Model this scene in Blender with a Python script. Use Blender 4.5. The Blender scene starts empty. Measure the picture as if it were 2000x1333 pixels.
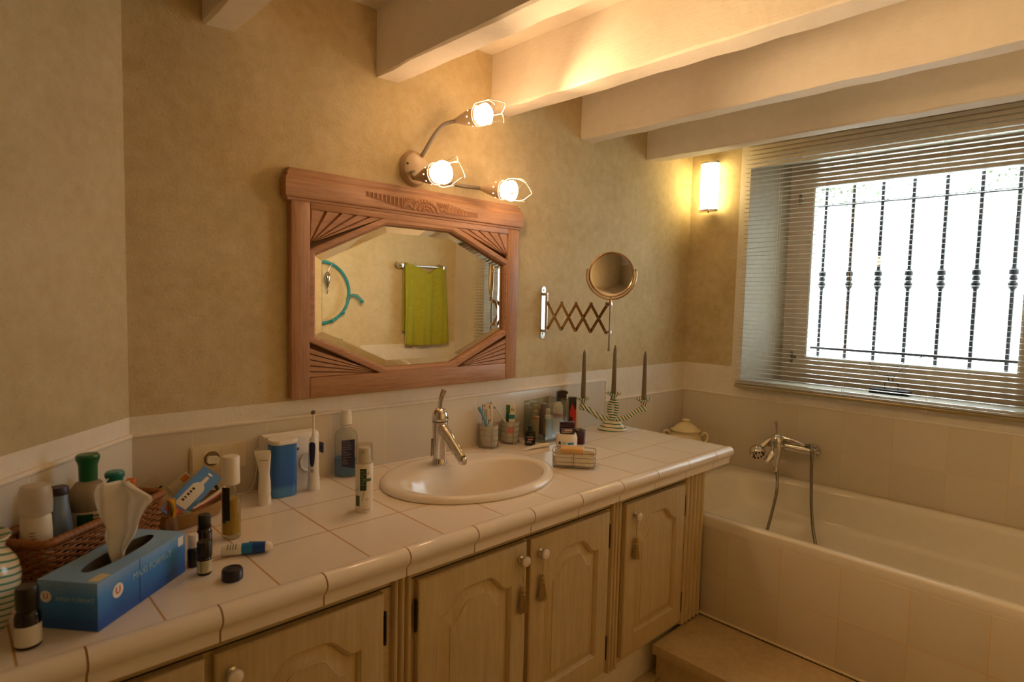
import bpy, bmesh, math, random
from math import sin, cos, pi, radians, sqrt, atan2
from mathutils import Vector, Matrix, geometry
random.seed(7)
BULB, SCONCE, SKY, EXPO, SPOT, LCOL = 44, 12, 12, 0.16, 44, (1, .66, .34)
C = bpy.context.scene.collection
ZC = 0.80            # counter top height above the floor
XW = 3.418           # window wall plane
YB = -2.09           # wall behind the camera
FL = -0.80           # floor, relative to the counter top
I4 = Matrix.Identity(4)

# ---------------------------------------------------------------- helpers
class MB:
    def __init__(s): s.v = []; s.f = []; s.m = []
    def add(s, vs, fs, mi=0, T=None):
        n = len(s.v)
        s.v += [tuple(T @ Vector(p)) if T is not None else tuple(p) for p in vs]
        s.f += [tuple(i + n for i in f) for f in fs]; s.m += [mi] * len(fs)
        return s
    def box(s, x0, x1, y0, y1, z0, z1, mi=0, T=None):
        v = [(x, y, z) for x in (x0, x1) for y in (y0, y1) for z in (z0, z1)]
        f = [(0,1,3,2),(4,6,7,5),(0,4,5,1),(2,3,7,6),(0,2,6,4),(1,5,7,3)]
        return s.add(v, f, mi, T)
    def rbox(s, x0, x1, y0, y1, z0, z1, r=.004, seg=2, mi=0, T=None):
        bm = bmesh.new(); bmesh.ops.create_cube(bm, size=1)
        for v in bm.verts:
            v.co = ((x0+x1)/2+v.co.x*(x1-x0), (y0+y1)/2+v.co.y*(y1-y0), (z0+z1)/2+v.co.z*(z1-z0))
        bmesh.ops.bevel(bm, geom=list(bm.edges), offset=r, segments=seg, profile=.5, affect='EDGES')
        return s.bm(bm, mi, T)
    def bm(s, bm, mi=0, T=None):
        bm.verts.index_update()
        s.add([tuple(v.co) for v in bm.verts], [tuple(v.index for v in f.verts) for f in bm.faces], mi, T)
        bm.free(); return s
    def lathe(s, prof, n=32, mi=0, T=None, a0=0, a1=2*pi, sx=1, sy=1):
        full = abs(a1-a0-2*pi) < 1e-6; k = n if full else n+1
        vs = []; idx = []
        for (r, z) in prof:
            if r < 1e-7: idx.append([len(vs)]*k); vs.append((0,0,z))
            else:
                idx.append(list(range(len(vs), len(vs)+k)))
                vs += [(r*cos(a0+(a1-a0)*i/n)*sx, r*sin(a0+(a1-a0)*i/n)*sy, z) for i in range(k)]
        fs = []
        for A, B in zip(idx, idx[1:]):
            for i in range(n):
                j = (i+1) % k
                f = [A[i], A[j], B[j], B[i]]; g = []
                for q in f:
                    if q not in g: g.append(q)
                if len(g) > 2: fs.append(tuple(g))
        return s.add(vs, fs, mi, T)
    def tube(s, path, r, n=8, closed=False, mi=0, T=None, cap=True, flat=1):
        P = [Vector(p) for p in path]; N = len(P); vs = []; fs = []
        R = r if isinstance(r, (list, tuple)) else [r]*N
        up = None
        for i, p in enumerate(P):
            if closed: t = P[(i+1) % N]-P[i-1]
            else: t = P[min(i+1, N-1)]-P[max(i-1, 0)]
            t = t.normalized() if t.length > 0 else Vector((0,0,1))
            if up is None:
                up = Vector((0,0,1)) if abs(t.z) < .9 else Vector((1,0,0))
            up = (up - t*up.dot(t))
            up = up.normalized() if up.length > 1e-6 else t.orthogonal().normalized()
            b = t.cross(up)
            vs += [tuple(p + (up*cos(2*pi*k/n)*flat + b*sin(2*pi*k/n))*R[i]) for k in range(n)]
        for i in range(N if closed else N-1):
            j = (i+1) % N
            for k in range(n):
                l = (k+1) % n; fs.append((i*n+k, i*n+l, j*n+l, j*n+k))
        if cap and not closed:
            fs.append(tuple(range(n))[::-1]); fs.append(tuple((N-1)*n+k for k in range(n)))
        return s.add(vs, fs, mi, T)
    def prism(s, poly, z0, z1, mi=0, T=None):
        n = len(poly)
        vs = [(x, y, z0) for x, y in poly]+[(x, y, z1) for x, y in poly]
        fs = [(i, (i+1) % n, n+(i+1) % n, n+i) for i in range(n)]
        tr = geometry.tessellate_polygon([[Vector((x, y, 0)) for x, y in poly]])
        fs += [tuple(t) for t in tr]+[tuple(n+i for i in t) for t in tr]
        return s.add(vs, fs, mi, T)
    def holed(s, outer, hole, f, mi=0):
        """flat face with a hole; f maps (a,b) -> xyz"""
        L = [[Vector((a, b, 0)) for a, b in outer], [Vector((a, b, 0)) for a, b in hole]]
        tr = geometry.tessellate_polygon(L)
        return s.add([f(a, b) for a, b in list(outer)+list(hole)], [tuple(t) for t in tr], mi)
    def loops(s, loops, closed=True, mi=0, T=None, cap0=False, cap1=False):
        n = len(loops[0]); vs = [p for l in loops for p in l]; fs = []
        for a in range(len(loops)-1):
            for i in range(n if closed else n-1):
                j = (i+1) % n; fs.append((a*n+i, a*n+j, (a+1)*n+j, (a+1)*n+i))
        if cap0: fs.append(tuple(range(n))[::-1])
        if cap1: fs.append(tuple((len(loops)-1)*n+i for i in range(n)))
        return s.add(vs, fs, mi, T)

def tag(o, label=None, cat=None, group=None, kind=None):
    if label: o['label'] = label
    if cat: o['category'] = cat
    if group: o['group'] = group
    if kind: o['kind'] = kind
    return o
def obj(name, mb, mats, parent=None, smooth=35, loc=(0,0,0)):
    me = bpy.data.meshes.new(name); me.from_pydata(mb.v, [], mb.f); me.update()
    bm = bmesh.new(); bm.from_mesh(me); bmesh.ops.remove_doubles(bm, verts=bm.verts, dist=1e-6)
    bmesh.ops.recalc_face_normals(bm, faces=bm.faces); 
    if len(bm.faces) == len(mb.m): bm.to_mesh(me)
    bm.free()
    if not isinstance(mats, (list, tuple)): mats = [mats]
    for m in mats: me.materials.append(m)
    if len(mats) > 1 and len(me.polygons) == len(mb.m): me.polygons.foreach_set('material_index', mb.m)
    if smooth:
        me.polygons.foreach_set('use_smooth', [True]*len(me.polygons)); me.set_sharp_from_angle(angle=radians(smooth))
    o = bpy.data.objects.new(name, me); C.objects.link(o)
    if parent: o.parent = parent; o.location = loc
    else: o.location = (loc[0], loc[1], loc[2]+ZC)
    return o
def thing(name, label, cat, loc=(0,0,0), rz=0, group=None):
    o = bpy.data.objects.new(name, None); C.objects.link(o); o.empty_display_size = .05
    o.location = (loc[0], loc[1], loc[2]+ZC); o.rotation_euler = (0, 0, rz)
    return tag(o, label, cat, group)
def struct(name, mb, mats, parent=None, **k):
    o = obj(name, mb, mats, parent, **k)
    if not parent: o['kind'] = 'structure'
    return o
def dup(root, loc, rz, label):
    c = root.copy(); C.objects.link(c); c.location = (loc[0], loc[1], loc[2]+ZC); c.rotation_euler = (0,0,rz); c['label'] = label
    def rec(a, b):
        for ch in a.children:
            d = ch.copy(); C.objects.link(d); d.parent = b; rec(ch, d)
    rec(root, c); return c
def text(name, s, size, T, mat, parent, depth=.0003, align='CENTER'):
    cu = bpy.data.curves.new(name, 'FONT'); cu.body = s; cu.size = size; cu.extrude = depth; cu.align_x = align; cu.align_y = 'CENTER'
    t = bpy.data.objects.new(name, cu); C.objects.link(t); bpy.context.view_layer.update()
    me = bpy.data.meshes.new_from_object(t.evaluated_get(bpy.context.evaluated_depsgraph_get()))
    bpy.data.objects.remove(t); bpy.data.curves.remove(cu)
    me.name = name; me.transform(T); me.materials.clear(); me.materials.append(mat)
    o = bpy.data.objects.new(name, me); C.objects.link(o); o.parent = parent
    return o
def TR(x, y, z): return Matrix.Translation((x, y, z))
def RX(d): return Matrix.Rotation(radians(d), 4, 'X')
def RY(d): return Matrix.Rotation(radians(d), 4, 'Y')
def RZ(d): return Matrix.Rotation(radians(d), 4, 'Z')
def FR(x, y, o=(0,0,0)):
    """frame with axes x, y (orthonormalised), z = x cross y"""
    x = Vector(x).normalized(); y = Vector(y); y = (y-x*y.dot(x)).normalized(); z = x.cross(y)
    return Matrix(((x.x,y.x,z.x,o[0]),(x.y,y.y,z.y,o[1]),(x.z,y.z,z.z,o[2]),(0,0,0,1)))
def AX(d, o=(0,0,0)):
    """frame whose z axis is d"""
    d = Vector(d).normalized(); return Matrix.Translation(o) @ d.to_track_quat('Z', 'Y').to_matrix().to_4x4()
def rrect(a, b, r, n=6):
    out = []
    for (cx, cy, s) in ((a-r, b-r, 0), (-a+r, b-r, 90), (-a+r, -b+r, 180), (a-r, -b+r, 270)):
        out += [(cx+r*cos(radians(s+90*i/n)), cy+r*sin(radians(s+90*i/n))) for i in range(n+1)]
    return out
def sell(a, b, e=2.0, n=64, cx=0, cy=0):
    out = []
    for i in range(n):
        t = 2*pi*i/n; c, s = cos(t), sin(t)
        out.append((cx+a*math.copysign(abs(c)**(2/e), c), cy+b*math.copysign(abs(s)**(2/e), s)))
    return out
def smooth(pts, n=8):
    """Catmull-Rom through points"""
    P = [Vector(p) for p in pts]; out = []
    for i in range(len(P)-1):
        a = P[i-1] if i else P[0]*2-P[1]; b, c = P[i], P[i+1]; d = P[i+2] if i+2 < len(P) else P[-1]*2-P[-2]
        for k in range(n):
            t = k/n
            out.append(.5*((2*b)+(c-a)*t+(2*a-5*b+4*c-d)*t*t+(3*b-a-3*c+d)*t**3))
    out.append(P[-1]); return [tuple(p) for p in out]

# ---------------------------------------------------------------- materials
def lin(c): return c/12.92 if c <= .04045 else ((c+.055)/1.055)**2.4
def col(h):
    h = h.lstrip('#'); return tuple(lin(int(h[i:i+2], 16)/255) for i in (0, 2, 4))+(1,)
class NT:
    def __init__(s, name):
        s.mat = bpy.data.materials.new(name); s.mat.use_nodes = True; s.t = s.mat.node_tree; s.n = s.t.nodes
        s.p = s.n['Principled BSDF']; s.out = s.n['Material Output']
    def new(s, t, **k):
        x = s.n.new(t)
        for a, b in k.items(): setattr(x, a, b)
        return x
    def link(s, a, b): s.t.links.new(a, b)
    def val(s, sock, v):
        if hasattr(v, 'is_output'): s.link(v, sock)
        else: sock.default_value = v
    def math(s, op, a, b=None, c=None):
        x = s.new('ShaderNodeMath', operation=op); s.val(x.inputs[0], a)
        if b is not None: s.val(x.inputs[1], b)
        if c is not None: s.val(x.inputs[2], c)
        return x.outputs[0]
    def coord(s, which='Object'): return s.new('ShaderNodeTexCoord').outputs[which]
    def mapping(s, v, scale=(1,1,1), rot=(0,0,0), loc=(0,0,0)):
        m = s.new('ShaderNodeMapping'); s.link(v, m.inputs[0]); m.inputs['Scale'].default_value = scale
        m.inputs['Rotation'].default_value = rot; m.inputs['Location'].default_value = loc; return m.outputs[0]
    def noise(s, v, scale, detail=3, rough=.55, dist=0):
        x = s.new('ShaderNodeTexNoise'); s.link(v, x.inputs['Vector']); x.inputs['Scale'].default_value = scale
        x.inputs['Detail'].default_value = detail; x.inputs['Roughness'].default_value = rough; x.inputs['Distortion'].default_value = dist
        return x.outputs['Fac']
    def ramp(s, f, stops):
        r = s.new('ShaderNodeValToRGB'); s.link(f, r.inputs[0]); e = r.color_ramp.elements
        while len(e) < len(stops): e.new(.5)
        for q, (p, c) in zip(e, stops): q.position = p; q.color = c if len(c) == 4 else c+(1,)
        return r.outputs[0]
    def mix(s, f, a, b, blend='MIX'):
        m = s.new('ShaderNodeMix', data_type='RGBA', blend_type=blend); s.val(m.inputs[0], f); s.val(m.inputs[6], a); s.val(m.inputs[7], b)
        return m.outputs[2]
    def bump(s, h, strength=.3, dist=.002):
        b = s.new('ShaderNodeBump'); s.link(h, b.inputs['Height']); b.inputs['Strength'].default_value = strength
        b.inputs['Distance'].default_value = dist; s.link(b.outputs[0], s.p.inputs['Normal']); return b
    def set(s, color=None, rough=None, metal=None, **k):
        if color is not None: s.val(s.p.inputs['Base Color'], color)
        if rough is not None: s.val(s.p.inputs['Roughness'], rough)
        if metal is not None: s.val(s.p.inputs['Metallic'], metal)
        for a, b in k.items(): s.val(s.p.inputs[a.replace('_', ' ')], b)
        return s
def plain(name, h, rough=.5, metal=0, var=.06, bump=0, bscale=60, **k):
    t = NT(name); v = t.coord(); c = col(h)
    d = tuple(max(0, x*(1-var)) for x in c[:3])+(1,); l = tuple(min(1, x*(1+var*.6)) for x in c[:3])+(1,)
    n = t.noise(v, bscale if bump else 25, 3)
    t.set(t.ramp(n, [(.3, d), (.7, l)]), rough, metal, **k)
    if bump: t.bump(n, bump, .001)
    return t.mat
def plaster(name, a, b, scale=5, bscale=90, strength=.5, dist=.004, rough=.9, streak=0, spots=0):
    t = NT(name); v = t.coord()
    n1 = t.noise(v, scale, 6, .65, .3); n2 = t.noise(v, bscale, 4, .6); n3 = t.noise(v, scale*7, 4, .6)
    f = t.math('ADD', t.math('MULTIPLY', n1, .55), t.math('MULTIPLY', n3, .45))
    c = t.ramp(f, [(.32, col(a)), (.68, col(b))])
    if spots:
        sp = t.ramp(t.noise(v, 150, 2, .5), [(.62, (0,0,0,1)), (.72, (1,1,1,1))])
        c = t.mix(t.math('MULTIPLY', sp, spots), c, col('#7d5c34'))
    h = t.math('ADD', n2, t.math('MULTIPLY', n3, .8))
    if streak:
        h = t.math('ADD', h, t.math('MULTIPLY', t.noise(t.mapping(v, (3, 3, 60)), 3, 3), streak))
    t.set(c, rough); t.bump(h, strength, dist); return t.mat
def tile(name, ax, pitch, off, base='#efe9e0', grout='#c9b491', w=.0035, rough=.12, var=.03, bumpd=.0012):
    t = NT(name); v = t.coord(); sp = t.new('ShaderNodeSeparateXYZ'); t.link(v, sp.inputs[0]); ms = []; ids = []
    for a, p, o in zip(ax, pitch, off):
        q = t.math('DIVIDE', t.math('SUBTRACT', sp.outputs['XYZ'.index(a)], o), p)
        f = t.math('FRACT', q); ids.append(t.math('FLOOR', q))
        ms.append(t.math('GREATER_THAN', t.math('ABSOLUTE', t.math('SUBTRACT', f, .5)), .5-w/2/p))
    m = ms[0]
    for q in ms[1:]: m = t.math('MAXIMUM', m, q)
    cb = t.new('ShaderNodeCombineXYZ'); t.link(ids[0], cb.inputs[0])
    if len(ids) > 1: t.link(ids[1], cb.inputs[1])
    wn = t.new('ShaderNodeTexWhiteNoise'); t.link(cb.outputs[0], wn.inputs['Vector'])
    b = col(base); d = tuple(x*(1-2*var) for x in b[:3])+(1,)
    c = t.mix(wn.outputs['Value'], b, d)
    t.set(t.mix(m, c, col(grout)), t.math('ADD', t.math('MULTIPLY', m, .6), rough))
    h = t.math('SUBTRACT', t.math('MULTIPLY', t.noise(v, 14, 2), .25), m)
    t.bump(h, .5, bumpd); return t.mat
def wood(name, a, b, axis='X', scale=1, rough=.55, grain=60, bump=.15):
    t = NT(name); v = t.coord(); sc = {'X': (1.2, grain/4, grain/4), 'Z': (grain/4, grain/4, 1.2)}[axis]
    n1 = t.noise(t.mapping(v, tuple(x*scale for x in sc)), 4, 5, .65, .6); n2 = t.noise(v, 3*scale, 3)
    n3 = t.noise(t.mapping(v, tuple(x*scale*3 for x in sc)), 5, 3, .6)
    f = t.math('ADD', t.math('MULTIPLY', n1, .5), t.math('ADD', t.math('MULTIPLY', n2, .25), t.math('MULTIPLY', n3, .25)))
    t.set(t.ramp(f, [(.34, col(a)), (.62, col(b))]), rough); t.bump(n3, bump, .001); return t.mat
def emit(name, h, strength, base='#ffffff'):
    t = NT(name); t.set(col(base), .4); t.p.inputs['Emission Color'].default_value = col(h); t.p.inputs['Emission Strength'].default_value = strength
    n = t.noise(t.coord(), 20, 1); t.link(t.math('ADD', t.math('MULTIPLY', n, strength*.04), strength*.98), t.p.inputs['Emission Strength'])
    return t.mat
def thin(name, tint='#ffffff', refl=.08, rough=.02, diffuse=0, dcol='#ffffff'):
    """thin clear or tinted sheet"""
    t = NT(name); tr = t.new('ShaderNodeBsdfTransparent'); tr.inputs[0].default_value = col(tint)
    gl = t.new('ShaderNodeBsdfGlossy'); gl.inputs['Roughness'].default_value = rough
    lw = t.new('ShaderNodeLayerWeight'); lw.inputs['Blend'].default_value = .25
    f = t.math('ADD', t.math('MULTIPLY', lw.outputs['Fresnel'], .4), refl)
    m = t.new('ShaderNodeMixShader'); t.link(f, m.inputs[0]); t.link(tr.outputs[0], m.inputs[1]); t.link(gl.outputs[0], m.inputs[2])
    o = m.outputs[0]
    if diffuse:
        df = t.new('ShaderNodeBsdfDiffuse'); df.inputs[0].default_value = col(dcol)
        n = t.noise(t.coord(), 40, 2)
        m2 = t.new('ShaderNodeMixShader'); t.link(t.math('ADD', t.math('MULTIPLY', n, .06), diffuse-.03), m2.inputs[0]); t.link(o, m2.inputs[1]); t.link(df.outputs[0], m2.inputs[2]); o = m2.outputs[0]
    t.link(o, t.out.inputs['Surface']); return t.mat
def metal(name, h='#d8d4cf', rough=.12): 
    t = NT(name); v = t.coord(); n = t.noise(v, 60, 2)
    t.set(col(h), t.math('ADD', t.math('MULTIPLY', n, .06), rough-.03), 1.0); return t.mat

M_OCHRE = plaster('ochre_plaster', '#bda678', '#d8c69e', 4, 120, .45, .003, spots=.3)
M_OCHREL = plaster('ochre_plaster_shaded', '#b7a27a', '#cdbc97', 4, 120, .45, .003, spots=.25)  # same ochre, greyed: the left wall's cooler, dimmer light is in the colour
M_WHITEP = plaster('white_plaster', '#e3d9c8', '#efe7da', 5, 110, .4, .003)
M_BEAM = plaster('painted_beam', '#e0d6c6', '#ece3d5', 3, 70, .35, .003, .7, streak=.6)
M_CEIL = plaster('ceiling_paint', '#ddd3c2', '#e9e0d2', 3, 80, .25, .003)
M_FLOOR = tile('floor_stone', 'XY', (.3, .3), (2.3, -.02), '#cdb892', '#a08a66', .005, .35, .06)
M_STONE = plaster('step_stone', '#bfa67a', '#dcc7a0', 6, 60, .3, .002, .45)
M_CHROME = metal('chrome'); M_CHROMED = metal('dark_chrome', '#8d8880', .18); M_STEEL = metal('steel_wire', '#a9a59d', .22)
M_WHITE = plain('white_plastic', '#ece8e0', .35, 0, .03); M_CREAM = plain('cream_plastic', '#e2d4b4', .4, 0, .03)
M_CERAM = plain('white_ceramic', '#efe6da', .15, 0, .02); M_ACRYL = plain('white_acrylic', '#ece4d6', .1, 0, .02)
M_BLACK = plain('black_plastic', '#15130f', .3, 0, .1); M_GREY = plain('grey_plastic', '#6d6a66', .4)
M_IRON = plain('wrought_iron', '#1d1b1e', .5, .4, .1, .2, 80); M_DARK = plain('gap_shadow_paint', '#1c150d', .8)
_t = NT('tissue_paper'); _t.set(_t.ramp(_t.noise(_t.coord(), 30, 3), [(.3, col('#f2efe8')), (.7, col('#fbf9f4'))]), .9)
_tl = _t.new('ShaderNodeBsdfTranslucent'); _tl.inputs[0].default_value = col('#f6f2ea'); _mx = _t.new('ShaderNodeMixShader'); _mx.inputs[0].default_value = .45
_t.link(_t.p.outputs[0], _mx.inputs[1]); _t.link(_tl.outputs[0], _mx.inputs[2]); _t.link(_mx.outputs[0], _t.out.inputs['Surface']); M_PAPER = _t.mat
M_INKW = plain('white_print', '#eceae6', .6, 0, .02)
M_RED = plain('red_print', '#c3201c', .5); M_PRINT = plain('dark_print', '#26251f', .6)
M_GLASS = thin('clear_glass', '#fbfdfb', .03, .02); M_GLASSG = thin('greenish_glass', '#f9faf5', .012, .03, .035, '#cfd2bd')
M_FROST = thin('frosted_tumbler', '#f4f2ea', .05, .2, .42, '#e9e4d8')
# ================================================================ room shell
ZB, ZS, ZT, ZCE = .248, .197, .095, 1.4825
LX = .757                                   # corner of mirror wall and oblique wall
LA = atan2(-.724, -.690)                    # direction of the oblique wall
M_TBACK = tile('tiles_back', 'X', (.2,), (.902,), '#dcd2c2', '#e3d5b8', .003, .16)
M_TBATH = tile('tiles_bath', 'YZ', (.2, .2), (-.03, -.1), '#ddd1bd', '#d9c294', .0028, .16)
M_TLEFT = tile('tiles_left', 'X', (.2,), (.13,), '#dcd2c2', '#e3d5b8', .003, .16)
M_TPANEL = tile('tiles_panel', 'YZ', (.2, .2), (-.11, -.482), '#e4dac8', '#cdb98f', .003, .16)
m = MB()
m.box(LX-.1, XW, 0, .14, ZB, ZCE, 0); m.box(LX-.1, XW, 0, .14, FL, ZB, 1)
w = struct('wall_back', m, [M_OCHRE, M_WHITEP], smooth=0)
m = MB(); m.rbox(LX-.004, 2.702, -.008, .002, -.02, ZS, .002); m.rbox(2.702, XW, -.008, .002, -.30, ZT, .002)
struct('wall_tiles', m, M_TBACK, w)
m = MB(); m.rbox(LX-.004, 2.712, -.0115, .002, ZS-.004, ZS+.008, .005, 3); m.rbox(2.702, 2.712, -.0115, .002, ZT, ZS+.004, .004, 3); m.rbox(2.704, XW, -.0115, .002, ZT-.004, ZT+.008, .005, 3)
struct('plaster_lip', m, M_WHITEP, w)
m = MB(); m.box(0, 2.95, -.14, 0, ZB, ZCE, 0); m.box(0, 2.95, -.14, 0, FL, ZB, 1)
w = struct('wall_left', m, [M_OCHREL, M_WHITEP], smooth=0, loc=(LX, 0, 0)); w.rotation_euler = (0, 0, LA)
m = MB(); m.rbox(0, .95, -.002, .008, -.02, ZS, .003); struct('wall_tiles', m, M_TLEFT, w)
m = MB(); m.rbox(0, .95, -.002, .0115, ZS-.004, ZS+.008, .005, 3); struct('plaster_lip', m, M_WHITEP, w)
M_OCHREF = plaster('cream_plaster', '#cbb98f', '#e0d1ab', 4, 120, .4, .003, spots=.25)
m = MB(); m.box(-1.35, XW, YB-.14, YB, .22, ZCE, 0)
m.box(2.58, XW, YB-.14, YB, FL, .22, 1); m.box(-1.35, 2.58, YB-.14, YB, FL, .22, 0)
w = struct('wall_front', m, [M_OCHREF, M_WHITEP], smooth=0)
# window wall with its splayed opening
WY0, WY1, WZ0, WZ1, WD = -.33, -1.74, .185, 1.258, .30
m = MB()
f = lambda a, b: (XW, a, b)
hole = [(WY0, WZ0), (WY1, WZ0), (WY1, WZ1), (WY0, WZ1)]
m.add([f(0.0, ZB), f(-.278, ZB), f(-.278, ZCE), f(0.0, ZCE)], [(0, 1, 2, 3)], 0)
m.holed([(-.278, ZB), (-.278, ZCE), (YB-.14, ZCE), (YB-.14, FL), (0, FL), (0, ZB)], hole, f, 1)
w = struct('wall_right', m, [M_OCHRE, M_WHITEP], smooth=0)
m = MB()
ry0, ry1, rz0, rz1 = -.412, -1.64, .168, 1.315
A = [(XW, a, b) for a, b in hole]; B = [(XW+WD, a, b) for a, b in ((ry0, rz0), (ry1, rz0), (ry1, rz1), (ry0, rz1))]
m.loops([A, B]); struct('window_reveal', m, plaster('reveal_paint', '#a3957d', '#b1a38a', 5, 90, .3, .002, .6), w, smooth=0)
m = MB(); m.rbox(XW-.008, XW+.002, YB, -.008, -.30, ZT, .003); struct('wall_tiles', m, M_TBATH, w)
m = MB(); m.rbox(XW-.0115, XW+.002, YB, -.008, ZT-.004, ZT+.008, .005, 3); struct('plaster_lip', m, M_WHITEP, w)
m = MB(); m.prism([(LX, .0), (-1.4, YB-.1), (XW, YB-.1), (XW, 0)], FL-.05, FL); struct('floor', m, M_FLOOR, smooth=0)
m = MB(); m.prism([(LX, .1), (-1.5, YB-.1), (XW+.1, YB-.1), (XW+.1, .1)], ZCE, ZCE+.05); struct('ceiling', m, M_CEIL, smooth=0)
ZBM = 1.2748
def beam(x0, x1, label):
    m = MB(); n = 22; L = []
    rnd = random.Random(int(x0*100))
    for i in range(n+1):
        y = -.001+(YB+.002)*i/n; j = lambda: rnd.uniform(-.0025, .0025)
        c = .006
        L.append([(x0+j(), y, ZCE-.0005), (x0+j(), y, ZBM+c+j()), (x0+c+j(), y, ZBM+j()), (x1-c+j(), y, ZBM+j()), (x1+j(), y, ZBM+c+j()), (x1+j(), y, ZCE-.0005)])
    m.loops(L, closed=True, cap0=True, cap1=True)
    tag(obj('ceiling_beam', m, M_BEAM, smooth=30), label, 'beam', 'white ceiling beams')
beam(.9407, 1.0243, 'white painted ceiling beam at far left, only its end showing above the ochre wall')
beam(1.4573, 1.5492, 'white painted ceiling beam lit from below, left of the bright three-bulb lamp')
beam(1.9527, 2.0495, 'white painted ceiling beam with the brightest side, right above the top bulb')
beam(2.4778, 2.5586, 'white painted ceiling beam second from the window wall')
beam(2.9801, 3.0652, 'white painted ceiling beam nearest the window, above the blind and frosted sconce')

# ================================================================ window, grille, outside
M_WFR = plain('window_paint', '#c9b49c', .5, 0, .08); M_WCAS = plain('casement_edge', '#dfe2e0', .35, 0, .03)
gx = XW+WD; gy0, gy1, gz0, gz1 = -.535, -1.405, .300, 1.188
m = MB()
def ringbox(m, a, b, x0, x1, mi=0):
    (ay0, ay1, az0, az1), (by0, by1, bz0, bz1) = a, b
    m.box(x0, x1, ay0, by0, az0, az1, mi); m.box(x0, x1, by1, ay1, az0, az1, mi)
    m.box(x0, x1, by0, by1, az0, bz0, mi); m.box(x0, x1, by0, by1, bz1, az1, mi)
ringbox(m, (ry0+.001, ry1-.001, rz0-.001, rz1+.001), (-.468, -1.58, .215, 1.262), gx, gx+.07)
win = tag(bpy.data.objects.new('window_1', None), kind='structure'); C.objects.link(win); win.location = (0, 0, ZC)
struct('window_frame', m, M_WFR, win, smooth=0)
m = MB(); ringbox(m, (-.470, -1.578, .217, 1.26), (gy0, gy1, gz0, gz1), gx-.012, gx+.05)
cs = struct('casement', m, M_WFR, win, smooth=0)
m = MB(); ringbox(m, (gy0, gy1, gz0, gz1), (gy0-.008, gy1+.008, gz0+.008, gz1-.008), gx-.014, gx+.03)
struct('glazing_bead', m, M_WCAS, cs, smooth=0)
m = MB(); m.box(gx+.015, gx+.019, gy0, gy1, gz0, gz1); struct('window_pane', m, thin('window_glass', '#f6fbfa', .02, .01), cs, smooth=0)
for z in (.30, 1.13):
    m = MB(); m.tube([(gx-.014, -.469, z-.03), (gx-.014, -.469, z+.03)], .006, 8); m.rbox(gx-.018, gx-.011, -.492, -.463, z-.008, z+.008, .002)
    struct('hinge', m, M_CHROMED, cs)
gr = thing('window_grille', 'dark wrought iron bars with knuckled middles outside the window', 'window grille', (XW+.43, -1.0, .2))
ox, oy, oz = XW+.43, -1.0, .2
for i in range(9):
    y = -.548-.1325*i-oy
    m = MB(); m.tube([(0, y, .02), (0, y, 1.15)], .0085, 8)
    m.lathe([(.009, -.05), (.018, -.036), (.019, -.022), (.012, -.012), (.017, 0), (.012, .012), (.019, .022), (.018, .036), (.009, .05)], 12, T=TR(0, y, .515))
    obj('bar', m, M_IRON, gr)
for z in (.148, .905):
    m = MB(); m.rbox(-.010, .010, -.75, .58, z-.006, z+.006, .002); obj('rail', m, M_IRON, gr)
M_OUT = plaster('render_wall', '#e8e8e8', '#fbfbfb', 3, 40, .5, .01)
m = MB(); m.box(XW+2.2, XW+2.4, -5.5, 2.2, -1.2, 1.05)
tag(obj('garden_wall', m, M_OUT, smooth=0), 'bright white rough rendered wall seen outside through the window bars', 'garden wall')
m = MB(); m.box(XW+.6, XW+5, -5.5, 2.2, -1.25, -1.2); m.box(XW+2.4, XW+6, -5.5, 2.2, -1.2, 1.0)
struct('trim_1', m, plaster('outside_ground', '#bdb7aa', '#d8d3c8', 3, 30, .4, .01), smooth=0)
M_LEAF = plain('olive_leaves', '#5c6444', .7, 0, .3); M_STEM = plain('stems', '#6b5a40', .8)
def tree(label, y0, yc, zc, rad, n, seed):
    rnd = random.Random(seed); x = XW+2.75; t = thing('tree', label, 'tree', (x, y0, 1.0), group='trees outside the window'); m = MB(); s = MB()
    s.tube(smooth([(0, 0, 0), (.02, (yc-y0)*.15, .6), (0, (yc-y0)*.5, zc-.95), (0, yc-y0, zc-.75)], 6), [.05]*7+[.035]*6+[.02]*6, 8)
    for k in range(9):
        a = rnd.uniform(0, 6.28); s.tube(smooth([(0, (yc-y0)*.5, zc-.95), (cos(a)*rad*.3, yc-y0+sin(a)*rad*.5, zc-1.0), (cos(a)*rad*.5, yc-y0+sin(a)*rad*1.1, zc-.95)], 3), .008, 5)
    for k in range(n):
        q = Vector((rnd.gauss(0, .35)*rad, yc-y0+rnd.gauss(0, .6)*rad, zc-1.0+max(-.95, rnd.gauss(0, .45))*rad))
        T = TR(*q) @ RZ(rnd.uniform(0, 360)) @ RX(rnd.uniform(-70, 70)); l = rnd.uniform(.03, .06); ww = l*.33
        m.add([(0, 0, 0), (ww, l*.4, .01), (0, l, 0), (-ww, l*.4, .01)], [(0, 1, 2), (0, 2, 3)], 0, T)
    obj('foliage', m, M_LEAF, t, smooth=0); obj('trunk', s, M_STEM, t)
tree('olive green tree outside, its lower leaves in the top left corner of the window', 1.0, .30, 1.93, .46, 2200, 3)
tree('olive green tree outside, its lower leaves in the top right corner of the window', -2.1, -1.15, 1.88, .42, 1500, 5)

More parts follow.
